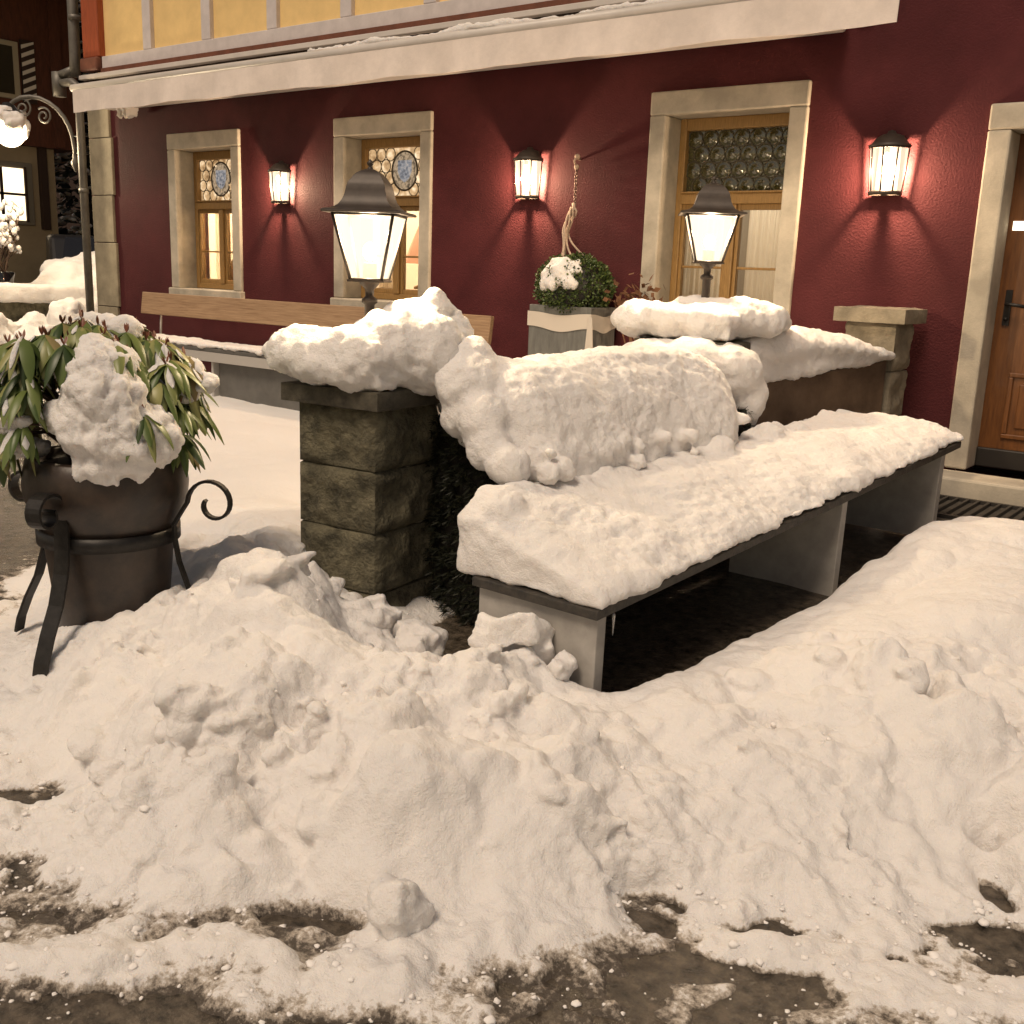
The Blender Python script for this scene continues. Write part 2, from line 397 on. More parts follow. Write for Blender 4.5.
CTRL = [(-3.37,1.75,.1,.7),(-3.28,1.56,.08,.6),(-3.93,1.89,.07,.5),(-3.71,2.02,.13,.8),(-3.48,2.09,.17,.8),(-3.44,2.24,.23,.8),(-3.31,2.39,.47,1),(-3.43,2.62,.37,1),(-3.93,2.79,.33,.8),(-3.5,2.84,.4,.8),(-2.8,2.45,.46,1),(-3.17,2.78,.39,.8),(-2.78,2.63,.36,1),(-2.53,2.57,.24,1),(-2.6,2.77,.27,1),(-2.46,2.79,.24,1),(-2.28,2.81,.2,.9),(-2.05,2.81,.24,.9),(-1.86,2.79,.19,.5),(-1.76,2.94,.17,.4),(-2.21,2.01,.42,1),(-2.48,1.97,.38,1.1),(-2.79,1.92,.30,1),(-3.0,1.76,.17,.9),(-1.94,2.16,.35,1),(-1.74,2.29,.3,.8),(-1.52,2.51,.26,.8),(-1.57,2.95,.24,.4),(-2.16,1.71,.25,1.2),(-1.93,1.86,.27,1.2),(-2.51,1.62,.17,1),(-2.77,1.48,.1,.9),(-1.67,1.98,.25,1),(-1.49,2.2,.23,1),(-1.32,2.45,.25,.8),(-1.57,3.25,.26,.3),(-1.77,1.71,.15,1.1),(-1.56,1.86,.14,1.1),(-1.99,1.57,.13,1.1),(-2.31,1.39,.09,1),(-2.57,1.25,.05,.8),(-1.35,2.02,.12,.9),(-1.18,2.23,.15,.8),(-1.2,2.53,.26,.6),(-1.19,3.06,.28,.6),(-1.68,1.62,.06,1),(-1.45,1.73,.05,1),(-1.97,1.39,.05,1),(-2.22,1.22,.035,.9),(-1.28,1.93,.05,.8),(-1.12,2.15,.02,.6),(-1.01,2.31,.12,.7),(-.93,2.61,.2,.6),(-.97,3.09,.33,.8),(-.99,3.63,.38,.7),(-.96,4.12,.42,.4),(-.87,4.87,.45,.3),(-.63,3.76,.4,.8),(-.49,3.14,.3,.9),(-.76,2.95,.25,.9),(-.66,2.68,.12,.8),(-.4,2.86,.14,.8),(-.4,2.66,.06,.7),(-.68,2.36,.04,.7),(-1.52,3.55,.27,.3),(-1.55,4.11,.29,.2),(-1.53,4.61,.37,.3),(-1.13,4.91,.46,.3),(-.93,5.13,.48,.3),(-.65,5.42,.48,.3),(-.23,3.71,.35,.7),(-.1,2.93,.08,.7),(-2.16,.99,.02,.8),(-1.93,1.09,.02,.8),(-1.64,1.28,.03,.8),(-1.38,1.49,.03,.8),(-1.24,1.75,.03,.7),(-1.08,1.84,-.004,.5),(-.9,1.99,-.004,.5),(-.69,2.08,-.004,.5),(-.62,2.2,.05,.6),(-.37,2.55,.012,.5),(-.48,2.34,.03,.6),(-2.05,.93,-.02,.5),(-1.83,1.08,-.02,.5),(-1.48,1.28,-.02,.5),(-1.16,1.57,-.01,.5),(-.28,2.35,.02,.6),(-2.57,.99,0,.5),(-3.28,1.3,.03,.5),(-2.07,.81,-.03,.5),(-.77,1.75,-.03,.4),(-.15,2.55,-.01,.4),(-1.21,1.31,-.03,.3),(-4.59,3.66,.3,.15),(-4.51,3.88,.28,.1),(-5.82,4.74,.3,.1),(-6.71,5.79,.32,.08),(-7.81,6.14,.35,.08),(-7.77,6.58,.36,.08),(-5.35,3.89,.27,.1),(-4.34,3.24,.3,.4),(-6.73,4.63,.27,.1),(-8.35,5.66,.33,.1),(-4.69,2.28,.015,.3),(-5.39,2.63,0,.2),(-6.23,3.12,-.01,.2),(-7.75,3.84,-.005,.2),(-9.35,4.75,.02,.2),(-4.81,2.49,.04,.4),(-5.07,2.79,.03,.3),(-6.21,3.58,.05,.2),(-10.22,5.12,.18,.6),(-9.72,5.26,.22,.6),(-7.01,3.06,0,.2),
 (.6,4.5,.45,.5),(1.0,3.0,.15,.5),(.3,2.2,-.04,.5),(.6,5.5,.48,.3),(-3,.5,-.03,.4),(-5,1.2,-.03,.3),(-1,.6,-.05,.3),(0,1.2,-.05,.3),(-4.4,5.4,.34,.1),(-3.4,4.4,.30,.1),(-3.2,6,.38,.1),(-5,6.6,.38,.1),(-9.5,6.8,.4,.2)]
CTRL += [(-2.55,2.93,.13,.5),(-2.74,2.97,.15,.5),(-2.42,2.9,.14,.5),(-2.9,2.95,.19,.6),(-3.2,2.5,.52,1),(-3.62,2.72,.42,.8),(-3.22,2.22,.42,1),(-3.0,2.3,.50,1),(-2.75,2.2,.50,1),(-2.45,2.25,.47,1),(-3.05,2.72,.47,1),(-1.5,5.0,.45,.3),(-1.3,5.3,.47,.3)]
CTRL = [(x,y,z+(.022 if (z<.045 and y<2.7 and x>-3.4 and z>-.015) else 0),l) for x,y,z,l in CTRL]
def tps(P, V, X, Y, lam=2e-3):
    n=len(P); d2=((P[:,None,:]-P[None])**2).sum(-1); K=np.where(d2>0,.5*d2*np.log(d2+1e-12),0)+lam*np.eye(n)
    A=np.zeros((n+3,n+3)); A[:n,:n]=K; A[:n,n]=1; A[:n,n+1:]=P; A[n,:n]=1; A[n+1:,:n]=P.T
    w=np.linalg.solve(A,np.concatenate([V,np.zeros((3,)+V.shape[1:])]))
    out=[np.zeros(X.shape)+w[n,k]+w[n+1,k]*X+w[n+2,k]*Y for k in range(V.shape[1])]
    for i in range(n):
        d=(X-P[i,0])**2+(Y-P[i,1])**2; f=.5*d*np.log(d+1e-12)
        for k in range(V.shape[1]): out[k]=out[k]+w[i,k]*f
    return out
PX0,PY0=-3.63,2.20
xs = np.concatenate([np.arange(-10.2,-4.6,.03), np.arange(-4.6,.35,.0105), np.arange(.35,1.6,.03)])
ys = np.concatenate([np.arange(.3,4.3,.0105), np.arange(4.3,6.98,.02)])
X,Y = np.meshgrid(xs,ys); C = np.array(CTRL)
cs = 12; Xc,Yc = np.meshgrid(np.linspace(xs[0],xs[-1],420), np.linspace(ys[0],ys[-1],260))
hc, lc = tps(C[:,:2], C[:,2:], Xc, Yc)
def bil(G):
    gx=(X-xs[0])/(xs[-1]-xs[0])*419; gy=(Y-ys[0])/(ys[-1]-ys[0])*259
    i=np.clip(gx.astype(int),0,418); j=np.clip(gy.astype(int),0,258); u=gx-i; v=gy-j
    return (G[j,i]*(1-u)+G[j,i+1]*u)*(1-v)+(G[j+1,i]*(1-u)+G[j+1,i+1]*u)*v
H = bil(hc); LU = np.clip(bil(lc),.05,1.3)
# domain warp so that lumps are ragged, then clods at several sizes
wx = X + .10*fbm2(X,Y,2.3,3,11) + .03*fbm2(X,Y,9,2,12); wy = Y + .10*fbm2(X,Y,2.3,3,13) + .03*fbm2(X,Y,9,2,14)
thick = np.clip((H-zbase(Y)+.02)/.16, 0, 1)
big = clods2(wx,wy,.55,21,flat=.55)-.22; mid = clods2(wx,wy,.24,31)-.28; sml = clods2(wx,wy,.10,41)-.28; tny = clods2(X+.01*fbm2(X,Y,30,2,9),Y,.042,51)-.28
big2 = clods2(wx+3.3,wy+1.7,.38,71,flat=.65)-.25
patch = np.clip(.5+1.4*fbm2(X,Y,1.7,3,61),.1,1.15)
wx2 = wx + .05*fbm2(X,Y,6,3,15); wy2 = wy + .05*fbm2(X,Y,6,3,16)
rough = np.clip(LU-.35,0,1)*1.5*thick
ch1 = blur(chunks2(wx2,wy2,.30,121),3); ch2 = blur(chunks2(wx2+.7*ch1*.1,wy2,.13,131),2); ch3 = blur(chunks2(wx2,wy2,.055,141),1)
pt2 = np.clip(.62+1.5*fbm2(X,Y,2.1,3,67),.05,1)
H = H + rough*(.075*ch1*(1-.4*pt2) + .05*ch2*pt2 + .020*ch3*pt2)
H = H + LU*thick*(.26*big + .19*big2 + .12*mid*patch)
H = H + LU*(.45+.55*thick)*(.035*sml*patch)+ LU*(1.3-thick)*.022*tny*(.4+.6*patch) + .014*LU*fbm2(X,Y,14,4,77)*(.4+thick) + .007*np.clip(LU*1.3,.12,1)*fbm2(X,Y,46,3,78,.6)
H = H + .03*fbm2(X,Y,1.3,3,5)*np.clip(LU*2,0,1)
# slush near the kerb: ragged holes down to the road
edge = np.clip(1-thick*1.25,0,1)
H = H - edge*(.030*np.clip(fbm2(X,Y,4.5,5,81)-.10,0,1)*2.2)
near = np.clip((3.0-Y)*2,0,1)
H = H + near*(.25+.75*edge)*(.020*fbm2(X,Y,22,4,83,.7) + .010*ch3 + .012*(clods2(X+.006*fbm2(X,Y,60,2,3),Y,.028,151)-.25))
# dents, foot holes
for (px,py,rx,ry,rot,dep) in ((-.86,3.42,.06,.16,.5,.12),(-.58,3.42,.07,.18,.9,.13),(-.44,2.80,.05,.10,.8,.08),(-1.16,3.0,.09,.05,.3,.06),(-.62,3.95,.20,.07,.4,.08),(-2.26,1.95,.06,.20,.2,.12),(-1.15,2.13,.12,.05,-.3,.07),(-.36,2.62,.16,.07,.3,.06),(-2.86,1.43,.10,.035,.5,.09),(-1.75,1.55,.20,.05,.6,.06),(-.95,2.32,.16,.05,.5,.05),(-1.05,1.93,.14,.06,.6,.03),(-.82,2.05,.12,.06,.5,.03)):
    c,s_ = math.cos(rot),math.sin(rot); dx=X-px; dy=Y-py; a=(dx*c+dy*s_)/rx; b=(-dx*s_+dy*c)/ry
    H = H - dep*np.exp(-(a*a+b*b)**1.6)
# nothing under the bench (sheltered), ragged edge of the drift just outside its front
fx = -1.80 + (Y-2.9)*.12
under = (1/(1+np.exp(-(fx+.10+.03*fbm2(X,Y,7,3,8)-X)/.022)))*(1/(1+np.exp(-(X-(fx-1.12))/.03)))*(1/(1+np.exp(-(Y-2.93-.02*fbm2(X,Y,8,2,4))/.02)))*(1/(1+np.exp(-(5.95-Y)/.03)))
H = H*(1-under)+(zbase(Y)-.03)*under
for (px,py,rx,ry,rot) in ((-2.50,1.17,.13,.07,.6),(-2.26,1.14,.17,.05,.6),(-1.23,2.16,.07,.05,.6),(-1.13,2.17,.10,.05,.6),(-.60,2.33,.10,.03,.6),(-.87,2.27,.14,.05,.6),(-.48,2.95,.06,.04,.6),(-2.86,1.44,.09,.03,.6),(-1.13,1.75,.20,.08,.7),(-.95,1.93,.22,.09,.7),(-.80,2.06,.18,.07,.6),(-.68,2.10,.12,.04,.6),(-.36,2.52,.08,.05,.6),(-1.95,1.02,.2,.05,.55)):
    c,s_ = math.cos(rot),math.sin(rot); dx=X-px; dy=Y-py; a=(dx*c+dy*s_)/rx; b=(-dx*s_+dy*c)/ry
    m_ = np.exp(-(a*a+b*b))*np.clip(.9+1.6*fbm2(X,Y,18,3,33),0,1.4)
    H = H*(1-np.clip(m_*1.2,0,1)) + np.clip(m_*1.2,0,1)*(zbase(Y)-.004+.016*fbm2(X,Y,30,3,35))
land = 1/(1+np.exp(-((Y-5.62-.06*fbm2(X,Y,5,3,31))/.03)))*(X>-1.95)
H = H*(1-land)+(zbase(Y)-.05)*land
Z0 = zbase(Y) + .012*fbm2(X,Y,2.2,4,3)
for (px,py,rx,ry,rot,k) in ((-1.88,1.40,.20,.06,.65,.75),(-1.66,1.50,.16,.05,.6,.75),(-2.36,1.20,.30,.10,.6,.6),(-2.05,1.22,.25,.07,.6,.6),(-.75,2.35,.30,.07,.55,.5)):
    c,s_ = math.cos(rot),math.sin(rot); dx=X-px; dy=Y-py; a=(dx*c+dy*s_)/rx; b=(-dx*s_+dy*c)/ry
    m_ = np.clip(k*np.exp(-(a*a+b*b)**1.3)*(1+1.1*fbm2(X,Y,13,4,37)),0,1)
    H = H*(1-m_)+m_*(Z0+.006+.014*fbm2(X,Y,34,3,39))
T = H-Z0
SW = .022+.040*np.clip(.3+1.6*fbm2(X,Y,1.9,3,91),0,1)*np.clip((2.9-Y)*3,0,1)
BX0,BX1,BY0,BY1=-4.15,.95,.55,5.75
inner=(X>BX0+.10)&(X<BX1-.10)&(Y>BY0+.03)&(Y<BY1-.10)
e_o=np.minimum(np.minimum(X-BX0,BX1-X),BY1-Y)
sn = grid_mesh('snow_ground', xs, ys, H-.06*np.clip((e_o-.03)/.07,0,1), 'bank', keep=(T>-.012)&~inner)
tag(sn, kind='structure')
slush = np.clip(1-(T+.006)/SW,0,1)
at = sn.data.attributes.new('slush','FLOAT','POINT'); at.data.foreach_set('value', slush.ravel().astype(np.float32))
def snow_z(x,y): return float(H[np.argmin(abs(ys-y)), np.argmin(abs(xs-x))])

def shape_bank(kind, n, seed):
    rnd=random.Random(seed); out=[]
    for k in range(n):
        if kind=='clod':
            m=MB()
            for j in range(rnd.randint(6,10)): m.ball((rnd.uniform(-.55,.55),rnd.uniform(-.55,.55),rnd.uniform(-.4,.4)),rnd.uniform(.28,.6),6)
            me=bpy.data.meshes.new('t'); me.from_pydata(m.v,[],m.f); me.update(); o=bpy.data.objects.new('t',me); COL.objects.link(o)
            r=o.modifiers.new('r','REMESH'); r.mode='VOXEL'; r.voxel_size=.085; q=o.modifiers.new('s','SMOOTH'); q.iterations=2
            dg=bpy.context.evaluated_depsgraph_get(); dg.update(); e=bpy.data.meshes.new_from_object(o.evaluated_get(dg)); bpy.data.objects.remove(o)
        else:
            bm=bmesh.new(); bmesh.ops.create_icosphere(bm,subdivisions=2,radius=1); e=bpy.data.meshes.new('t'); bm.to_mesh(e); bm.free()
        co=np.empty(len(e.vertices)*3); e.vertices.foreach_get('co',co); co=co.reshape(-1,3)
        nr=np.empty(len(e.vertices)*3); e.vertices.foreach_get('normal',nr); nr=nr.reshape(-1,3)
        co=co+nr*((.34 if kind=='clod' else .62)*fbm3(co,2.2 if kind=='clod' else 1.7,3,seed+k))[:,None]
        e.calc_loop_triangles(); t=np.empty(len(e.loop_triangles)*3,dtype=np.int32); e.loop_triangles.foreach_get('vertices',t)
        out.append((co,t.reshape(-1,3)))
    return out
def scatter(name, shapes, spots, m, seed):
    rg=np.random.default_rng(seed); V=[];F=[];o=0
    for (x,y,z,r,sq) in spots:
        co,t=shapes[rg.integers(len(shapes))]; a=rg.uniform(0,2*PI); b=rg.uniform(-.5,.5); c=math.cos(a); s_=math.sin(a)
        p=co*np.array([r*rg.uniform(.75,1.35),r*rg.uniform(.75,1.2),r])
        p=np.stack([p[:,0],p[:,1]*math.cos(b)-p[:,2]*math.sin(b),p[:,1]*math.sin(b)+p[:,2]*math.cos(b)],1)*np.array([1,1,sq])
        V.append(np.stack([x+p[:,0]*c-p[:,1]*s_,y+p[:,0]*s_+p[:,1]*c,z+p[:,2]],1)); F.append(t+o); o+=len(co)
    V=np.concatenate(V); F=np.concatenate(F); me=bpy.data.meshes.new(name)
    me.vertices.add(len(V)); me.vertices.foreach_set('co',V.ravel().astype(np.float32)); me.loops.add(F.size); me.loops.foreach_set('vertex_index',F.ravel().astype(np.int32))
    me.polygons.add(len(F)); me.polygons.foreach_set('loop_start',np.arange(0,F.size,3,dtype=np.int32)); me.update(calc_edges=True)
    me.polygons.foreach_set('use_smooth',np.ones(len(F),dtype=bool)); me.materials.append(M[m]); ob=bpy.data.objects.new(name,me); COL.objects.link(ob)
    return tag(ob,kind='stuff')
rg=np.random.default_rng(4); spots=[]
def cell(x,y): return np.argmin(abs(ys-y)), np.argmin(abs(xs-x))
while len(spots)<220:
    x,y=rg.uniform(-3.6,.2),rg.uniform(1.0,4.0); i,j=cell(x,y)
    if T[i,j]<.02 or rg.random()>max(0,LU[i,j]-.3)*1.3*(.15+.85*pt2[i,j]) or math.hypot(x-PX0,y-PY0)<.36: continue
    r=min(.15,.040*rg.random()**-.5); r*=min(1,.35+T[i,j]*3); spots.append((x,y,H[i,j]+r*rg.uniform(-.62,-.10),r,rg.uniform(.6,.95)))
tmp=scatter('tmp_clods',shape_bank('clod',7,900),spots,'snow',5)
# solid of the height field, fused with the clods by a voxel union
ii=np.where((xs>BX0)&(xs<BX1))[0]; jj=np.where((ys>BY0)&(ys<BY1))[0]
sx,sy=xs[ii],ys[jj]; HX,HY=np.meshgrid(sx,sy); HZ=H[np.ix_(jj,ii)]; ny,nx=HZ.shape
top=np.stack([HX.ravel(),HY.ravel(),HZ.ravel()],1); bot=top.copy(); bot[:,2]=-.22
i0=np.arange(nx*ny).reshape(ny,nx); q=lambda a:np.stack([a[:-1,:-1].ravel(),a[:-1,1:].ravel(),a[1:,1:].ravel(),a[1:,:-1].ravel()],1)
FQ=[q(i0),q(i0)[:,::-1]+nx*ny]
for e in (i0[0,:],i0[:,-1],i0[-1,::-1],i0[::-1,0]): FQ.append(np.stack([e[:-1]+nx*ny,e[1:]+nx*ny,e[1:],e[:-1]],1))
FQ=np.concatenate(FQ); VQ=np.concatenate([top,bot])
cv=np.empty(len(tmp.data.vertices)*3); tmp.data.vertices.foreach_get('co',cv); cv=cv.reshape(-1,3)
cf=np.empty(len(tmp.data.polygons)*3,dtype=np.int32); tmp.data.polygons.foreach_get('vertices',cf); cf=cf.reshape(-1,3)+len(VQ)
me=bpy.data.meshes.new('tmp'); V=np.concatenate([VQ,cv]); me.vertices.add(len(V)); me.vertices.foreach_set('co',V.ravel().astype(np.float32))
li=np.concatenate([FQ.ravel(),cf.ravel()]).astype(np.int32); ls=np.concatenate([np.arange(len(FQ))*4,len(FQ)*4+np.arange(len(cf))*3]).astype(np.int32)
me.loops.add(len(li)); me.loops.foreach_set('vertex_index',li); me.polygons.add(len(ls)); me.polygons.foreach_set('loop_start',ls); me.update(calc_edges=True)
bpy.data.objects.remove(tmp); o=bpy.data.objects.new('tmp',me); COL.objects.link(o)
r=o.modifiers.new('r','REMESH'); r.mode='VOXEL'; r.voxel_size=.0085; q_=o.modifiers.new('s','SMOOTH'); q_.factor=.5; q_.iterations=4
dg=bpy.context.evaluated_depsgraph_get(); dg.update(); me2=bpy.data.meshes.new_from_object(o.evaluated_get(dg)); bpy.data.objects.remove(o)
n=len(me2.vertices); co=np.empty(n*3); me2.vertices.foreach_get('co',co); co=co.reshape(-1,3); nr=np.empty(n*3); me2.vertices.foreach_get('normal',nr); nr=nr.reshape(-1,3)
gi=np.clip(np.searchsorted(xs,co[:,0]),0,len(xs)-1); gj=np.clip(np.searchsorted(ys,co[:,1]),0,len(ys)-1); lu=np.clip(LU[gj,gi]*1.2,.15,1); pz=pt2[gj,gi]
wq=co+.03*np.stack([fbm3(co,18,2,311),fbm3(co,18,2,312),fbm3(co,18,2,313)],1)
co=co+nr*(lu*(.008*fbm3(co,12,3,301)+.0040*fbm3(co,55,3,302,.65)*(.2+.8*pz)+.022*(clods3(wq,.10,303)-.42)*pz+.0075*(clods3(wq,.042,305)-.42)*pz))[:,None]
ed_=np.minimum(np.minimum(co[:,0]-BX0,BX1-co[:,0]),BY1-co[:,1]); co[:,2]-=.004*np.clip(1-ed_/.05,0,1)*(co[:,2]>-.1)
me2.vertices.foreach_set('co',co.ravel()); me2.update()
thin=co[:,2]-Z0[gj,gi]; sl_=np.clip(1-(thin+.006)/SW[gj,gi],0,1)
bm=bmesh.new(); bm.from_mesh(me2); bm.verts.ensure_lookup_table()
dele=[v for v,t in zip(bm.verts,thin) if t<-.03]; bmesh.ops.delete(bm,geom=dele,context='VERTS'); keepm=thin>=-.03; bm.to_mesh(me2); bm.free()
at=me2.attributes.new('slush','FLOAT','POINT'); at.data.foreach_set('value',sl_[keepm].astype(np.float32))
me2.polygons.foreach_set('use_smooth',np.ones(len(me2.polygons),dtype=bool)); me2.materials.clear(); me2.materials.append(M['bank'])
ob=bpy.data.objects.new('snow_bank',me2); COL.objects.link(ob); tag(ob,kind='structure')
spots=[]
while len(spots)<1100:
    x,y=rg.uniform(-3.3,.1),rg.uniform(.85,3.3); i,j=cell(x,y); near=T[i,j]<.05
    if T[i,j]<-.02 and rg.random()>.05: continue
    if not near and rg.random()>.10*LU[i,j]*pt2[i,j]: continue
    if near and T[i,j]<-.004 and rg.random()>.12: continue
    r=min(.014,.0032*rg.random()**-.5); spots.append((x,y,max(H[i,j],Z0[i,j])+r*rg.uniform(-.7,.1),r,rg.uniform(.45,.85)))
M['crumb']=mat('snow_crumb',(.86,.83,.80),.8,spec=.2)
scatter('snow_crumbs',shape_bank('crumb',6,950),spots,'crumb',6)

# ------------------------------------------------------------------ the red inn
house = empty('timbered_inn', (-4.5,7,.3), 'dark red plastered inn with yellow timbered upper storey, lit windows and wooden door', 'house')
def H_(mb, name, m, parent=None, **k):
    o = mb.build(name, M[m] if isinstance(m,str) else m, None, **k)
    p = parent or house; o.parent = p; o.matrix_parent_inverse = Matrix.Translation(-p.matrix_world.translation) if False else Matrix()
    return o
bpy.context.view_layer.update()
def attach(o, p):
    """parent without moving: children are modelled in world coordinates"""
    o.parent = p; o.matrix_parent_inverse = p.matrix_world.inverted(); return o
def part(mb, name, m, parent, label=None, **k):
    o = mb.build(name, M[m] if isinstance(m,str) else m, None, **k); attach(o, parent)
    if label: o['label'] = label
    return o
FY = 7.0; TH = .42
openings = [(-9.86,-8.94,1.30,2.72),(-7.32,-6.38,1.30,2.74),(-3.99,-3.05,1.28,2.74),(-1.64,-.66,.47,2.53)]
cuts = [(o[0]-.06,o[1]+.06,o[2]-.06,o[3]+.06) for o in openings]
xsplit = sorted({-11.5,3.2,*[o[0] for o in cuts],*[o[1] for o in cuts]})
w = MB()
for a,b in zip(xsplit[:-1],xsplit[1:]):
    op = [o for o in cuts if abs(o[0]-a)<1e-6]
    if op: 
        w.box(a,b,FY,FY+TH,-.2,op[0][2]); w.box(a,b,FY,FY+TH,op[0][3],3.5)
    else: w.box(a,b,FY,FY+TH,-.2,3.5)
part(w,'wall','red',house)
side = MB(); side.box(-11.5,-11.1,FY+TH,15,-.2,3.5); side.box(-11.5,3.2,15,15.3,-.2,6.6); side.box(2.9,3.2,FY+TH,15,-.2,3.5)
part(side,'side_wall','red',house)
qn = MB()
z=-.1; k=0
while z<3.30:
    h=.52+.1*((k*37)%3); h=min(h,3.32-z); qn.box(-11.46,-11.02-(.03 if k%2 else 0),FY-.03,FY+.2,z,z+h-.008); z+=h; k+=1
part(qn,'corner_quoin','quoin',house,bevel=.006)
# upper storey
up = MB(); up.box(-11.45,3.2,FY+.02,FY+TH,3.62,6.6); up.box(-11.45,-11.1,FY+TH,15,3.5,6.6)
part(up,'upper_wall','yellow',house)
fr = MB(); fr.box(-11.12,3.2,FY-.03,FY+.03,3.615,3.74)
fr.box(-11.12,3.2,FY-.03,FY+.03,4.75,4.9)
for i in range(15):
    x=-11.17+.995*i
    if i: fr.box(x-.17,x-.03,FY-.028,FY+.03,3.742,4.748); fr.box(x-.17,x-.03,FY-.028,FY+.03,4.902,6.4)
part(fr,'timber_frame','timber',house,bevel=.006)
oc = MB(); oc.box(-11.44,-11.125,FY-.06,FY+.05,3.74,6.4); part(oc,'corner_post','orange',house,bevel=.01)
oc = MB(); oc.box(-11.47,-11.13,FY-.09,FY+.05,3.6,3.738); part(oc,'post_foot','brownboard',house,bevel=.02)
bb = MB(); bb.box(-11.1,3.2,FY-.06,FY+.02,3.565,3.612); part(bb,'brown_board','brownboard',house)
ld = MB(); ld.box(-11.5,3.2,FY-.09,FY+.02,3.515,3.562); part(ld,'ledge','awn_metal',house,bevel=.006)
ld=MB(); ld.box(-11.5,-2.0,FY-.03,FY-.002,3.38,3.513); part(ld,'painted_gap_shade','darkbrown',house)  # dark strip painting in the shade of the gap between awning bar and ledge
rf = MB(); rf.add([(-12,6.2,6.5),(3.7,6.2,6.5),(3.7,11,10),(-12,11,10),(-12,6.2,6.3),(3.7,6.2,6.3),(3.7,11,9.8),(-12,11,9.8)],[(0,1,2,3),(7,6,5,4),(0,4,5,1),(1,5,6,2),(3,2,6,7),(0,3,7,4)])
rf.add([(-12,15.8,6.5),(3.7,15.8,6.5),(3.7,11,10),(-12,11,10)],[(3,2,1,0)])
part(rf,'roof','darkbrown',house)
# rain pipe on the corner
pp = MB(); pp.tube([(-11.50,6.90,-.1),(-11.50,6.90,3.35),(-11.50,6.90,3.44),(-11.60,6.89,3.5),(-11.86,6.88,3.5)],.045,12)
pp.tube([(-11.62,6.94,3.56),(-11.60,6.94,3.75),(-11.56,6.94,6.3)],.06,12)
for zz in (.9,2.3): pp.tube([(-11.50,6.90,zz),(-11.50,6.90,zz+.05)],.055,12)
pp.tube([(-11.86,6.88,3.62),(-11.86,6.88,3.36)],.075,12); pp.tube([(-11.84,6.88,3.58),(-11.60,6.94,3.64)],.05,10)
pp.tube([(-11.56,6.94,4.15),(-11.56,6.94,4.2)],.07,12)
part(pp,'rain_pipe','zinc',house)

M['bull_lit'] = mat('warm_bullseye_glass', (.62,.42,.18), .15, var=.35, vscale=16, spec=.6)
M['bull_lit'].node_tree.nodes['Principled BSDF'].inputs['Transmission Weight'].default_value = .0
def lit_glass(name, cols, scale, strength):
    m = bpy.data.materials.new(name); m.use_nodes=True; nt=m.node_tree; b=nt.nodes['Principled BSDF']
    tc=nt.nodes.new('ShaderNodeTexCoord'); n=nt.nodes.new('ShaderNodeTexNoise'); n.inputs['Scale'].default_value=scale; n.inputs['Detail'].default_value=3
    nt.links.new(tc.outputs['Object'],n.inputs['Vector']); r=nt.nodes.new('ShaderNodeValToRGB'); nt.links.new(n.outputs['Fac'],r.inputs['Fac'])
    e=r.color_ramp.elements; e[0].position=.3; e[1].position=.72; e[0].color=(*cols[0],1); e[1].color=(*cols[-1],1)
    for i,c in enumerate(cols[1:-1]): k=e.new(.3+.42*(i+1)/(len(cols)-1)); k.color=(*c,1)
    nt.links.new(r.outputs['Color'],b.inputs['Emission Color']); b.inputs['Emission Strength'].default_value=strength
    b.inputs['Base Color'].default_value=(.05,.04,.03,1); b.inputs['Roughness'].default_value=.12
    return m
M['bull_lit'] = lit_glass('warm_bullseye_glass', [(.20,.11,.045),(.50,.32,.16),(.90,.70,.46)], 14, .55)
M['medal'] = lit_glass('painted_medallion_glass', [(.05,.035,.025),(.22,.16,.10),(.55,.40,.25),(.14,.08,.06)], 30, .35)
M['shield'] = lit_glass('painted_shield_glass', [(.05,.06,.08),(.22,.23,.26),(.45,.40,.36)], 40, .4)
M['bull_dark'] = mat('dark_bullseye_glass', (.055,.052,.018), .08, var=.4, vscale=20, spec=1.0, coat=.6)

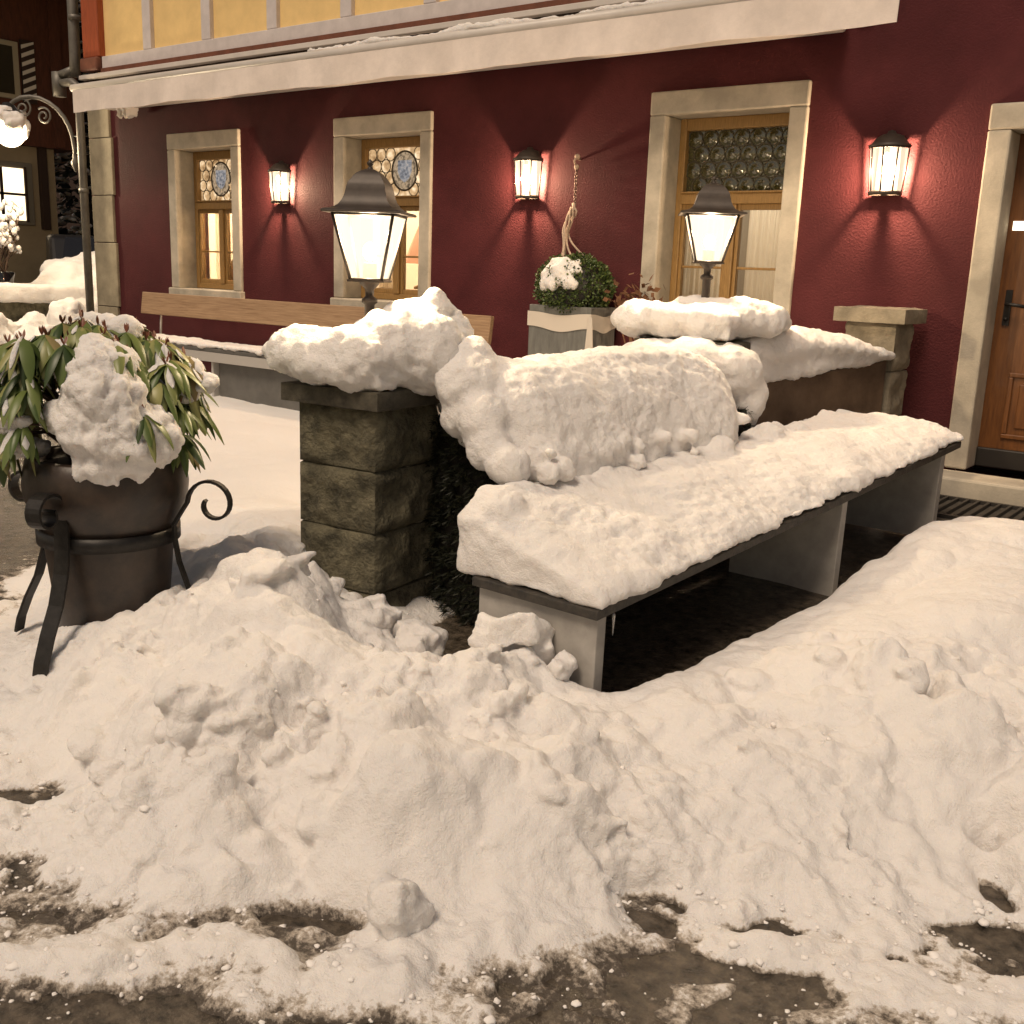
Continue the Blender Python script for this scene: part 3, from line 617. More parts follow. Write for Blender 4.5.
def bullseye(x0,x1,z0,z1,y,r,parent,m,came,medal=None):
    mb=MB(); ld=MB(); row=0; z=z1-r*.9
    prof=[(r*.98,.0),(r*.9,-.006),(r*.7,-.003),(r*.52,-.010),(r*.35,-.012),(r*.22,-.020),(r*.05,-.024)]
    while z>z0+r*.2:
        x=x0+r*.8+(r if row%2 else 0)
        while x<x1-r*.2:
            if not(medal and ((x-medal[0])/medal[2])**2+((z-medal[1])/medal[3])**2<1.0):
                V=[];F=[];n=18
                for rr,dy in prof:
                    for k in range(n):
                        a=2*PI*k/n; V.append((min(max(x+rr*math.cos(a),x0),x1),y+dy,min(max(z+rr*math.sin(a),z0),z1)))
                for i in range(len(prof)-1):
                    for k in range(n): F.append((i*n+k,(i+1)*n+k,(i+1)*n+(k+1)%n,i*n+(k+1)%n))
                F.append(tuple((len(prof)-1)*n+k for k in reversed(range(n))))
                mb.add(V,F,True)
                ring=[(min(max(x+r*math.cos(a),x0),x1),y-.004,min(max(z+r*math.sin(a),z0),z1)) for a in [2*PI*k/18 for k in range(19)]]
                ld.tube(ring,.0045,5,cap=False)
            x+=2*r
        z-=r*1.78; row+=1
    o=part(mb,'bullseye_glass',m,parent); part(ld,'lead_came',came,parent)
    bk=MB(); bk.box(x0,x1,y+.004,y+.010,z0,z1); part(bk,'leaded_pane',m,parent)
    if medal:
        md=MB(); V=[];F=[];n=40
        for k in range(n): a=2*PI*k/n; V.append((medal[0]+medal[2]*.97*math.cos(a),y-.012,medal[1]+medal[3]*.97*math.sin(a)))
        md.add(V,[tuple(reversed(range(n)))])
        part(md,'round_medallion','medal',parent)
        cr=MB(); cr.add([(medal[0]+medal[2]*.55*a,y-.0145,medal[1]+medal[3]*.6*b) for a,b in ((-1,.9),(-1,-.1),(-.6,-.7),(0,-1),(.6,-.7),(1,-.1),(1,.9))],[(0,1,2,3,4,5,6)]); part(cr,'painted_shield','shield',parent)
        rg=MB(); rg.tube([(medal[0]+medal[2]*math.cos(a),y-.014,medal[1]+medal[3]*math.sin(a)) for a in [2*PI*k/40 for k in range(41)]],.009,6,cap=False)
        part(rg,'medallion_rim',came,parent)

def surround(mb,x0,x1,z0,z1,w=.13,lint=.16,sill=True,deep=.32):
    # stone jambs, lintel, sill; fronts 3 cm proud of the plaster; they also line the reveal
    mb.box(x0-w,x0,FY-.03,FY+deep,z0-(.0 if sill else .0),z1-.0005); mb.box(x1,x1+w,FY-.03,FY+deep,z0,z1-.0005)
    mb.box(x0-w,x1+w,FY-.033,FY+deep,z1,z1+lint)
    if sill: mb.box(x0-w-.02,x1+w+.02,FY-.06,FY+deep,z0-.13,z0-.0005)
def window(op, lit, kind):
    x0,x1,z0,z1=op
    root=bpy.data.objects.new('window',None); COL.objects.link(root); root.location=((x0+x1)/2,FY,z0); bpy.context.view_layer.update(); attach(root,house)
    bpy.context.view_layer.update()
    s=MB(); surround(s,x0,x1,z0,z1); part(s,'stone_surround','stone',root,bevel=.012)
    yf=FY+.20; f=MB(); fw=.055; zt=z0+(z1-z0)*.605
    f.box(x0,x0+fw,yf,yf+.09,z0,z1); f.box(x1-fw,x1,yf,yf+.09,z0,z1)
    f.box(x0+fw,x1-fw,yf,yf+.09,z1-.085,z1-.001); f.box(x0+fw,x1-fw,yf,yf+.09,z0+.001,z0+.06)
    f.box(x0+fw,x1-fw,yf-.025,yf+.09,zt-.03,zt+.045); f.box(x0+fw,x1-fw,yf-.04,yf,zt+.045,zt+.06)
    xm=(x0+x1)/2; f.box(xm-.035,xm+.035,yf-.012,yf+.085,z0+.06,zt-.03)
    part(f,'wood_frame','oak',root,bevel=.008)
    sx=MB()
    for a,b in ((x0+fw,xm-.035),(xm+.035,x1-fw)):
        t=.026; sx.box(a,a+t,yf+.012,yf+.06,z0+.06,zt-.03); sx.box(b-t,b,yf+.012,yf+.06,z0+.06,zt-.03)
        sx.box(a+t,b-t,yf+.014,yf+.058,z0+.06,z0+.06+.04); sx.box(a+t,b-t,yf+.014,yf+.058,zt-.07,zt-.03)
        zz=z0+.06+(zt-z0-.09)*.42; sx.box(a+t,b-t,yf+.02,yf+.05,zz,zz+.018)
    part(sx,'casement','oak',root,bevel=.004)
    g=MB(); g.box(x0+fw+.002,x1-fw-.002,yf+.040,yf+.044,z0+.062,zt-.032); part(g,'pane','pane',root)
    if kind=='dark': bullseye(x0+fw,x1-fw,zt+.062,z1-.086,yf+.05,.062,root,'bull_dark','came')
    else:
        mx=xm+(-.04 if kind=='first' else .05); bullseye(x0+fw,x1-fw,zt+.062,z1-.086,yf+.05,.058,root,'bull_lit','came',(mx,zt+.062+(z1-.148-zt)*.52,.155,.17))
    # room behind the glass
    rm=MB(); a,b,c,d,e,h=x0-.4,x1+.4,FY+TH+.002,FY+2.4,z0-.5,z1+.25
    rm.add([(a,c,e),(b,c,e),(b,d,e),(a,d,e),(a,c,h),(b,c,h),(b,d,h),(a,d,h)],[(0,1,2,3),(4,7,6,5),(0,3,7,4),(1,5,6,2),(2,6,7,3)])
    part(rm,'room_lining','room' if lit else 'dimroom',root)
    cu=MB(); V=[];F=[];n=60
    spans=((x0-.05,x0+.50),(x1-.20,x1+.05)) if kind=='first' else ((x0-.05,x0+.30),(x1-.10,x1+.05)) if lit else ((x0-.05,x0+.40),(x1-.47,x1+.05))
    for (ca,cb) in spans:
        V=[]
        for k in range(n+1):
            x=ca+(cb-ca)*k/n; y=yf+.30+.018*math.sin(k*1.15)+.008*math.sin(k*.47)
            V+=[(x,y,z0+.02),(x,y,z1)]
        cu.add(V,[(2*k,2*k+2,2*k+3,2*k+1) for k in range(n)],True)
    part(cu,'curtain','curtain',root)
    return root
w1=window(openings[0],True,'first'); w2=window(openings[1],True,'second'); w3=window(openings[2],False,'dark')
def light(name, kind, loc, energy, col, r=.03, rot=None):
    l=bpy.data.lights.new(name,kind); l.energy=energy; l.color=col
    if kind in('POINT','SPOT'): l.shadow_soft_size=r
    o=bpy.data.objects.new(name,l); COL.objects.link(o); o.location=loc
    if rot: o.rotation_euler=rot
    return o
WARM=(1,.70,.40)
for op,e in ((openings[0],75),(openings[1],26)): light('room_lamp','POINT',((op[0]+op[1])/2+.05,FY+1.1,2.35),e,(1,.80,.58),.12)
light('room_lamp','POINT',((openings[2][0]+openings[2][1])/2,FY+1.3,2.5),16,(1,.86,.70),.1)
# things on the inside window sills
def bottle(x,y,z,h,r,m,label):
    t=MB(); t.lathe([(0.001,0),(r,0.002),(r,h*.55),(r*.8,h*.68),(r*.34,h*.76),(r*.32,h*.96),(r*.4,h*.965),(r*.4,h),(.001,h)],(x,y,z),20)
    o=t.build('bottle',M[m]); return tag(o,label,'bottle','bottles on the window sill')
M['amber']=mat('amber_glass',(.55,.26,.05),.15,spec=.7); M['bluegrey']=mat('blue_grey_glass',(.28,.30,.33),.2,spec=.7)
sl=MB(); sl.box(-9.95,-8.85,FY+.292,FY+.46,1.36,1.40); part(sl,'inner_sill','oak',w1)
sl=MB(); sl.box(-7.4,-6.3,FY+.292,FY+.46,1.36,1.40); part(sl,'inner_sill','oak',w2)
bottle(-9.52,FY+.37,1.401,.24,.05,'amber','squat amber bottle in the left casement of the far lit window')
bottle(-9.43,FY+.38,1.401,.30,.04,'amber','tall slim amber bottle beside the centre bar of the far lit window')
bottle(-9.22,FY+.37,1.401,.28,.055,'bluegrey','blue-grey bottle in the right casement of the far lit window')
M['shade']=lit_glass('lit_lamp_shade',[(.55,.22,.10),(.75,.34,.18)],3,.8)
t=empty('table_lamp',(-6.98,FY+.72,1.401),'table lamp with salmon pink conical shade glowing inside the window behind the near lantern','lamp')
bpy.context.view_layer.update()
mb=MB(); mb.lathe([(.001,0),(.1,.0),(.1,.02),(.03,.05),(.05,.14),(.02,.22),(.02,.3)],(-6.98,FY+.72,1.401),20); part(mb,'base','oak',t)
mb=MB(); mb.lathe([(.22,.24),(.20,.26),(.06,.60)],(-6.98,FY+.72,1.401),28); part(mb,'lamp_shade','shade',t)

# door
dx0,dx1,dz0,dz1=openings[3]
droot=bpy.data.objects.new('door',None); COL.objects.link(droot); droot.location=((dx0+dx1)/2,FY,dz0); bpy.context.view_layer.update(); attach(droot,house); bpy.context.view_layer.update()
s=MB(); surround(s,dx0,dx1,dz0,dz1,w=.135,lint=.15,sill=False,deep=.26); part(s,'stone_surround','stone',droot,bevel=.012)
yd=FY+.20
d=MB(); d.box(dx0+.001,dx1-.001,yd,yd+.06,dz0+.13,dz1-.001); part(d,'door_leaf','door',droot)
d=MB()
for (a,b,c,e) in ((.13,.45,.20,.62),(.53,.85,.20,.62)):
    x0,x1=dx0+a,dx0+b; z0,z1=dz0+c,dz0+e; t=.03
    d.box(x0,x1,yd-.016,yd,z0,z0+t); d.box(x0,x1,yd-.016,yd,z1-t,z1); d.box(x0,x0+t,yd-.016,yd,z0+t,z1-t); d.box(x1-t,x1,yd-.016,yd,z0+t,z1-t)
    d.box(x0+.07,x1-.07,yd-.012,yd,z0+.07,z1-.07)
part(d,'raised_panel','door',droot,bevel=.006)
d=MB(); d.box(dx0+.001,dx1-.001,yd-.025,yd+.06,dz0+.005,dz0+.129); part(d,'weather_board','doordark',droot,bevel=.008)
M['slit']=emit('lit_door_slit',(1,.84,.6),1.3)
d=MB(); d.box(dx0+.03,dx1-.03,yd-.006,yd,1.96,2.015); part(d,'lit_slit_window','slit',droot)
d=MB(); d.box(dx0+.045,dx0+.085,yd-.012,yd-.0005,1.38,1.60); d.tube([(dx0+.065,yd-.01,1.51),(dx0+.065,yd-.06,1.51),(dx0+.09,yd-.07,1.512),(dx0+.19,yd-.065,1.50)],.011,8); d.tube([(dx0+.065,yd-.012,1.42),(dx0+.065,yd-.025,1.42)],.012,10)
part(d,'handle','iron',droot)
# door step: stone sill, landing with boot grate
st=empty('door_step',(-.9,6.5,.1),'dark stone door step in front of the wooden door','step'); bpy.context.view_layer.update()
m=MB(); m.box(-1.80,.2,6.66,FY-.035,.1,.462); part(m,'threshold','stone',st,bevel=.015)
m=MB(); m.box(-1.82,.6,5.98,6.655,-.05,.335); part(m,'landing','step',st,bevel=.015)
gr=empty('boot_grate',(-1.1,6.32,.336),'dark steel foot grate lying on the step before the wooden door','grate'); bpy.context.view_layer.update()
m=MB(); m.box(-1.72,-.3,6.04,6.07,.336,.356); m.box(-1.72,-.3,6.60,6.63,.336,.356); part(m,'rim','grate',gr)
m=MB()
for i in range(24): m.box(-1.70+i*.06,-1.685+i*.06,6.071,6.599,.337,.358)
part(m,'bars','grate',gr)

# awning
aw=empty('awning_cassette',(-6.5,6.5,3.08),'long retracted cream awning with straight valance along the red wall','awning'); bpy.context.view_layer.update()
V=[];F=[];n=180
for k in range(n+1):
    x=-10.95+8.72*k/n; y=6.5+.012*math.sin(k*.31)+.006*math.sin(k*.83); zb=3.085+.006*math.sin(k*.21)
    V+=[(x,y,zb),(x,6.5,3.315),(x,y+.006,zb),(x,6.506,3.315)]
m=MB(); m.add(V,[(4*k,4*k+4,4*k+5,4*k+1) for k in range(n)]+[(4*k+2,4*k+3,4*k+7,4*k+6) for k in range(n)]+[(4*k,4*k+2,4*k+6,4*k+4) for k in range(n)],False); part(m,'valance','awning',aw)
m=MB(); m.tube([(-10.99,6.53,3.335),(-2.235,6.53,3.335)],.04,16); part(m,'front_bar','awn_metal',aw)
m=MB(); m.box(-10.9,-2.7,6.60,6.95,3.16,3.33); part(m,'roller_case','awn_metal',aw,bevel=.02)
for x in (-10.8,-6.5,-2.6):
    m=MB(); m.box(x-.05,x+.05,6.951,6.998,3.24,3.34); part(m,'wall_bracket','awn_metal',aw,bevel=.01)
m=MB()
for (a,b,r) in ((-7.3,-6.0,.035),(-6.1,-4.6,.045),(-4.7,-3.2,.035)):
    m.tube([(a+(b-a)*t,6.56+.03*math.sin(t*9+a),3.385) for t in [i/8 for i in range(9)]],[r*(.3+.7*math.sin(PI*min(max(i/8,.05),.95))) for i in range(9)],8)
snow_mass('snow_strip',m,.02,'thin ragged strip of snow lying on top of the long cream awning',lump=.01,lump_cell=.08,seed=5)
m=MB(); m.obox((-10.5,6.86,3.12),(.17,.16,.10)); m.ball((-10.54,6.80,3.06),.03); m.ball((-10.44,6.79,3.05),.025)
snow_mass('snow_clump',m,.012,'small white snow clump clinging under the left end of the cream awning',lump=.01,lump_cell=.05,seed=6,smooth=3)

# ------------------------------------------------------------------ wall lanterns
def wall_lantern():
    r=empty('wall_lantern',(0,0,0),'x','wall lamp',group='half-round wall lanterns on the red wall')
    R=.125
    b=MB(); b.box(-.07,.07,-.02,0,-.16,.20); b.build('back_plate',M['bronze'],r)
    c=MB(); c.lathe([(R+.008,.128),(R+.010,.138),(R*.94,.15),(R*.70,.185),(R*.45,.205),(.03,.212),(.022,.228),(.001,.234)],(0,-.02,0),24,a0=PI,a1=2*PI); c.lathe([(.001,.130),(R+.008,.128)],(0,-.02,0),24,a0=PI,a1=2*PI)
    c.box(-R*.6,R*.6,-.021,-.001,.13,.20); c.build('cap',M['bronze'],r)
    f=MB(); f.lathe([(R*.80,-.140),(R*.86,-.140),(R*.86,-.165),(R*.80,-.165),(R*.80,-.140)],(0,-.02,0),24,a0=PI,a1=2*PI)
    f.box(-R*.80,R*.80,-.035,-.015,-.165,-.14); f.box(-.018,.018,-.02-R*.82,-.036,-.162,-.143)
    for a in (PI*1.02,PI*1.27,PI*1.5,PI*1.73,PI*1.98):
        ca,sa=math.cos(a),math.sin(a); f.tube([(R*.83*ca,-.02+R*.83*sa,-.14),(R*1.0*ca,-.02+R*1.0*sa,.128)],.0055,6)
    f.lathe([(R*.99,.118),(R*1.03,.118),(R*1.03,.128),(R*.99,.128)],(0,-.02,0),24,a0=PI,a1=2*PI)
    f.build('frame',M['bronze'],r)
    g=MB(); g.lathe([(R*.80,-.139),(R*.96,.118)],(0,-.02,0),24,a0=PI,a1=2*PI); g.build('glass',M['lampglass'],r)
    u=MB(); u.tube([(0,-.07,.128),(0,-.07,.095)],.014,8); u.build('socket',M['bronze'],r)
    u=MB(); u.ball((0,-.07,.065),.018,8,(1,1,1.6)); u.build('bulb',M['bulb'],r)
    return r
wl=wall_lantern()
WL=[((-8.17,7,2.325),'wall lantern on the red wall between the two warmly lit windows'),((-5.20,7,2.335),'wall lantern on the red wall above the planter with the boxwood ball'),((-2.35,7,2.325),'wall lantern on the red wall between the dark bullseye window and the door')]
for i,(loc,lb) in enumerate(WL):
    o=wl if i==0 else copy_tree(wl); o.location=loc; o['label']=lb
    light('lantern_light','POINT',(loc[0],loc[1]-.075,loc[2]-.02),38,(1,.69,.43),.02)

# ------------------------------------------------------------------ pillars
def rough_block(mb,cx,cy,z0,z1,sx,sy,rz,seed,bul=.016,step=.018,ins=.012):
    """one rock-faced stone: subdivided box whose faces bulge irregularly and pull in at the joints"""
    c,s_=math.cos(rz),math.sin(rz)
    nx=max(3,int(sx/step)); ny=max(3,int(sy/step)); nz=max(3,int((z1-z0)/step))
    faces=[]
    def face(fn,na,nb,nrm,la,lb):
        A,B=np.meshgrid(np.linspace(0,1,na+1),np.linspace(0,1,nb+1)); P=np.stack([a.ravel() for a in fn(A,B)],1)
        e=np.minimum(np.minimum(A,1-A)*la,np.minimum(B,1-B)*lb).ravel()
        k=np.clip(e/.03,0,1); k=k*k*(3-2*k)
        d=k*(bul*.5+bul*fbm3(P+seed*3.1,7,4,seed,.6)*1.5)-ins*(1-k)*0
        P=P+np.array(nrm)[None]*d[:,None]
        Q=np.stack([cx+P[:,0]*c-P[:,1]*s_, cy+P[:,0]*s_+P[:,1]*c, P[:,2]],1)
        i=np.arange((na+1)*(nb+1)).reshape(nb+1,na+1)
        F=np.stack([i[:-1,:-1].ravel(),i[:-1,1:].ravel(),i[1:,1:].ravel(),i[1:,:-1].ravel()],1)
        mb.add(Q.tolist(),F.tolist(),True)
    hx,hy=sx/2,sy/2
    face(lambda A,B:(-hx+A*sx,-hy+0*A,z0+B*(z1-z0)),nx,nz,(0,-1,0),sx,z1-z0)
    face(lambda A,B:(hx-A*sx,hy+0*A,z0+B*(z1-z0)),nx,nz,(0,1,0),sx,z1-z0)
    face(lambda A,B:(hx+0*A,-hy+A*sy,z0+B*(z1-z0)),ny,nz,(1,0,0),sy,z1-z0)
    face(lambda A,B:(-hx+0*A,hy-A*sy,z0+B*(z1-z0)),ny,nz,(-1,0,0),sy,z1-z0)
    face(lambda A,B:(-hx+A*sx,-hy+B*sy,z1+0*A),nx,ny,(0,0,1),sx,sy)
    face(lambda A,B:(-hx+A*sx,hy-B*sy,z0+0*A),nx,ny,(0,0,-1),sx,sy)
def pillar(loc,size,h,rz,label,mats,seed,courses,caph=.075,over=.05):
    r=empty('stone_pillar',(loc[0],loc[1],loc[2]),label,'pillar',group='stone pillars of the terrace wall'); bpy.context.view_layer.update()
    mb=MB(); z=loc[2]; hh=(h-caph)/courses
    core=size-.03
    mb2=MB(); 
    for i in range(courses):
        rough_block(mb,loc[0],loc[1],z+.006,z+hh-.006,size-.03,size-.03,rz,seed+i*7,bul=.030)
        z+=hh
    part(mb,'shaft',mats[0],r)
    mb=MB(); mb.obox((loc[0],loc[1],loc[2]+(h-caph)/2),(size-.062,size-.062,h-caph-.01),rz); part(mb,'mortar_joint','stone',r)
    cp=MB(); rough_block(cp,loc[0],loc[1],loc[2]+h-caph,loc[2]+h,size+2*over,size+2*over,rz,seed+50,bul=.008)
    part(cp,'cap',mats[1],r)
    return r
P1=(-3.27,3.27); P2=(-2.71,5.30); P3=(-2.20,6.70)
R1=math.radians(5)
pillar((P1[0]+.005,P1[1]-.005,-.05),.455,1.13+.05-.03,R1,'dark mossy stone pillar nearest the camera, carrying the nearer post lantern',('pillar','pillar_cap'),3,4,over=.04)
pillar((P2[0],P2[1],.12),.46,1.27-.12,R1,'stone pillar mostly buried in snow, carrying the farther post lantern',('pillar','pillar_cap'),13,4)
pillar((P3[0],P3[1],.2),.34,1.46-.2,0,'bare pale stone pillar without snow against the red wall',('pale_pillar','pale_pillar'),23,4,caph=.085,over=.05)

# ------------------------------------------------------------------ post lanterns
def post_lantern():
    r=empty('post_lantern',(0,0,0),'x','lantern',group='square post lanterns on the pillars')
    q=lambda s:s*math.sqrt(.5)*1.0
    def sq(prof,mb,smooth=False): mb.lathe([(p*math.sqrt(2),z) for p,z in prof],(0,0,0),4,rot=PI/4,smooth=smooth)
    # z=0 at the bottom of the glass
    a,b,hg=.068,.128,.285           # half sides bottom and top, glass height
    f=MB()
    for sx,sy in ((1,1),(1,-1),(-1,1),(-1,-1)): f.tube([(sx*a,sy*a,0),(sx*b,sy*b,hg)],.007,6)
    for s_,z in ((a,0),(b,hg)):
        for k in range(4):
            c=[(-s_,-s_,z),(s_,-s_,z),(s_,s_,z),(-s_,s_,z)]; f.tube([c[k],c[(k+1)%4]],.007,6)
    sq([(.001,-.012),(a+.01,-.012),(a+.012,-.002),(.001,-.002)],f); f.build('frame',M['bronze'],r)
    c=MB(); sq([(.001,hg+.004),(b+.036,hg+.004),(b+.040,hg+.010),(b+.034,hg+.017),(b+.012,hg+.022),(b-.006,hg+.030),(b-.020,hg+.042),(b-.031,hg+.060),(b-.039,hg+.082),(b-.044,hg+.106),(b-.048,hg+.128),(b-.054,hg+.142),(b-.062,hg+.154),(b-.070,hg+.168),(b-.082,hg+.182),(b-.098,hg+.193),(.016,hg+.200),(.001,hg+.202)],c,True)
    ro=c.build('roof',M['bronze'],r); ro.data.set_sharp_from_angle(angle=math.radians(42))
    fi=MB(); fi.lathe([(.012,hg+.196),(.012,hg+.206),(.006,hg+.212),(.014,hg+.222),(.014,hg+.230),(.004,hg+.240),(.001,hg+.244)],(0,0,0),12); fi.build('finial',M['bronze'],r)
    for k in range(4):
        g=MB(); t=Matrix.Rotation(k*PI/2,3,'Z'); g.add([tuple(t@Vector(p)) for p in ((-a+.008,-a-.001,.004),(a-.008,-a-.001,.004),(b-.008,-b-.001,hg-.004),(-b+.008,-b-.001,hg-.004))],[(0,1,2,3)]); g.build('glass_pane',M['lampglass'],r)
    s=MB(); s.lathe([(.03,0),(.03,.07),(.026,.075),(.001,.076)],(0,0,0),14); s.build('candle_socket',M['rope'],r)
    s=MB(); s.ball((0,0,.125),.03,8,(1,1,1.4)); s.build('bulb',M['bulb'],r)
    n=MB(); n.lathe([(.045,-.012),(.040,-.022),(.020,-.045),(.018,-.075),(.034,-.09),(.034,-.105),(.022,-.115),(.022,-.40),(.06,-.41),(.06,-.43)],(0,0,0),18); n.build('post',M['bronze'],r)
    return r
pl=post_lantern()
for i,(p,z,sc,lb) in enumerate(((P1,1.545,1.0,'post lantern on the dark pillar nearest the camera, seen before a lit window'),(P2,1.690,.90,'post lantern on the snow-buried pillar before the dark bullseye window'))):
    o=pl if i==0 else copy_tree(pl); o.location=(p[0],p[1],z); o.rotation_euler.z=math.radians(31); o.scale=(1,1,.93) if i==0 else (1.04,1.04,.85); o['label']=lb
    light('lantern_light','POINT',(p[0],p[1],z+.215*sc),38,(1,.76,.48),.03)

# ------------------------------------------------------------------ low walls, hedge
lw=MB(); a=Vector((-2.42,5.42,0)); b=Vector((-2.06,6.50,0)); dn=(b-a).normalized(); nn=Vector((-dn.y,dn.x,0))
def wallpoly(mb,a,b,t,za0,za1,zb0,zb1):
    mb.hexa([(a.x,a.y,za0),(b.x,b.y,zb0),(b.x+nn.x*t,b.y+nn.y*t,zb0),(a.x+nn.x*t,a.y+nn.y*t,za0),(a.x,a.y,za1),(b.x,b.y,zb1),(b.x+nn.x*t,b.y+nn.y*t,zb1),(a.x+nn.x*t,a.y+nn.y*t,za1)])
wallpoly(lw,a,b,.30,.2,1.04,.25,1.155)
tag(lw.build('low_wall',M['rust'],bevel=.012),'low brown slab wall between the snow-buried pillar and the bare pale pillar','wall')
m=MB()
for i in range(9):
    t=i/8; c=a+(b-a)*(.05+t*.86)+nn*.15; zt=1.04+.115*t; h=.29*(1-.80*t**2)
    m.obox((c.x,c.y,zt+h*.42),(.36,.30,h*.84),math.atan2(dn.y,dn.x)-PI/2)
    m.ball((c.x+nn.x*-.02,c.y,zt+h*.62),.20,8,(1,1,h*.42/.20))
snow_mass('snow_cover',m,.018,'sloping wedge of snow on the low brown wall beside the pale pillar',lump=.014,lump_cell=.13,seed=8,fine=.008,smooth=8)

hg=empty('yew_hedge',(-2.82,4.3,.15),'dark clipped evergreen hedge between the two lantern pillars, buried under snow','hedge'); bpy.context.view_layer.update()
def hedge_pt(t,w,z): # t along, w across (towards the bench +)
    A_=Vector((-2.86,3.20,0)); B_=Vector((-2.55,5.12,0)); p=A_+(B_-A_)*t; d=(B_-A_).normalized(); return p+Vector((d.y,-d.x,0))*w+Vector((0,0,z))
m=MB(); m.hexa([tuple(hedge_pt(t,w_,z)) for z in (.02,.95) for (t,w_) in ((0.13,-.30),(0.13,.27),(1,.28),(1,-.16))]); 
part(m,'branch_core','doordark',hg)
rnd=random.Random(3); m=MB(); tone=[]
def needles(p,dirn,n,L):
    for k in range(n):
        d=(dirn+Vector((rnd.gauss(0,.6),rnd.gauss(0,.6),rnd.gauss(0,.6)))).normalized()*L*rnd.uniform(.6,1.2); s_=d.cross(Vector((rnd.random(),rnd.random(),rnd.random()))).normalized()*.0035
        m.add([p-s_,p+s_,p+d+s_*.3,p+d-s_*.3],[(0,1,2,3)]); tone.append(rnd.random())
for i in range(1300):
    if i<700: p=hedge_pt(rnd.uniform(.10,.13),rnd.uniform(-.28,.27),rnd.uniform(.05,.98)); d=Vector((0,-1,.0))
    else: p=hedge_pt(rnd.uniform(.13,1),.28,rnd.uniform(.3,.95)); d=Vector((1,-.1,0))
    needles(p,d,9,.045)
o=part(m,'needles','needle',hg); set_tone(o,tone)
# snow over the hedge
m=MB(); rnd=random.Random(5)
rings=[]
for i in range(40):
    f=i/39; t=.09+.80*f; e=min(1,f*9,(1-f)*7)**.5; a_=.016*math.sin(i*.23)+.006*math.sin(i*.61+1); b_=.012*math.sin(i*.27+2); ring=[]
    for w_,z in ((-.20,.94),(-.22,1.06),(-.17,1.17),(-.06,1.225),(.08,1.24),(.20,1.215),(.30,1.14),(.37,1.04),(.42,.94),(.46,.86),(.46,.74),(.28,.72)):
        ring.append(hedge_pt(t,.10+(w_-.10+(a_ if w_>.1 else 0))*(.55+.45*e),.95+(z-.95+(b_ if z>1 else 0))*(.6+.4*e)+.045*f))
    rings.append(ring)
body(m,rings)
for i in range(22):
    t=rnd.random()*.76+.12; r=rnd.uniform(.02,.05)*rnd.choice((1,1,.6,1.3)); p=hedge_pt(t,.47-r+rnd.uniform(-.03,.06),0); m.ball((p.x,p.y,rnd.uniform(.78,.90)+.04*t),r,8,(1.3,1,1.0))
for (t,w_,z,r) in ((.13,-.06,1.12,.14),(.12,-.02,1.20,.12),(.14,.02,1.02,.12),(.12,.02,.92,.08),(.09,.05,1.12,.15),(.07,.06,1.0,.10),(0.07,.19,1.0,.12),(.06,.26,.9,.10),(.06,.37,.84,.09)):
    p=hedge_pt(t,w_,z); m.ball(tuple(p),r,8)
snow_mass('snow_cover',m,.011,'thick rounded snow ridge covering the hedge behind the bench, between two pillars',lump=.011,lump_cell=.13,seed=18,fine=.016,smooth=8)
# ------------------------------------------------------------------ snow on the pillars
LA=Vector((.794,.607,0)).normalized(); DA=Vector((-.607,.794,0)).normalized()
def local(P,l,d,z): return tuple(Vector((P[0],P[1],0))+LA*l+DA*d+Vector((0,0,z)))
m=MB(); zc=1.10
for (l,d,z,r,sz) in ((-.27,-.05,.13,.17,.75),(-.30,.12,.12,.15,.8),(-.15,-.16,.11,.17,.7),(-.10,.15,.10,.2,.6),(0,-.22,.12,.19,.75),(.03,.05,.10,.22,.75),(.12,-.14,.15,.2,.85),(.22,.0,.17,.2,1.0),(.25,-.12,.14,.19,.95),(.29,.10,.16,.17,1.0),(.34,.02,.20,.13,1.2),(.29,0.0,.28,.10,1.1),(.285,-.02,.34,.055,1.4),(.36,.08,.06,.15,1.2),(.40,.10,-.04,.13,1.2),(.05,.2,.12,.2,.7),(-.38,0,.13,.09,.7)):
    m.ball(local(P1,l,d,zc+z),r,10,(1,1,sz))
m.obox((P1[0],P1[1],zc+.075),(.54,.54,.13),R1)
sc1=snow_mass('snow_mound',m,.012,'lopsided snow heap with a pointed right peak on the near mossy pillar',lump=.016,lump_cell=.10,seed=28,fine=.012,smooth=7)
m=MB(); zc=1.275
for (l,d,z,r,sz) in ((-.38,0,.09,.13,.75),(-.30,.1,.10,.16,.7),(-.2,-.1,.10,.18,.6),(0,-.15,.10,.2,.55),(0,.1,.11,.22,.55),(.15,-.05,.12,.2,.6),(.3,0,.11,.18,.6),(.38,.05,.10,.13,.65),(.2,.15,.1,.2,.6),(.08,0,.14,.16,.6)):
    m.ball(local(P2,l,d,zc+z),r,10,(1,1,sz))
m.obox((P2[0],P2[1],zc+.07),(.5,.5,.12),R1)
sc2=snow_mass('snow_mound',m,.014,'flat overhanging snow slab on the farther pillar, around the lantern foot',lump=.014,lump_cell=.10,seed=38,fine=.010,smooth=7)
m=MB()
for (l,d,z,r,sz) in ((-.30,-.25,1.17,.20,.6),(-.1,-.33,1.17,.22,.6),(.08,-.36,1.13,.2,.8),(.16,-.34,1.0,.15,1.2)): m.ball(local(P2,l,d,z),r,8,(1,1,sz))
snow_mass('snow_clump',m,.016,'snow drift wedged under the flat snow slab at the end of the snowy hedge',lump=.014,lump_cell=.1,seed=39,fine=.01)

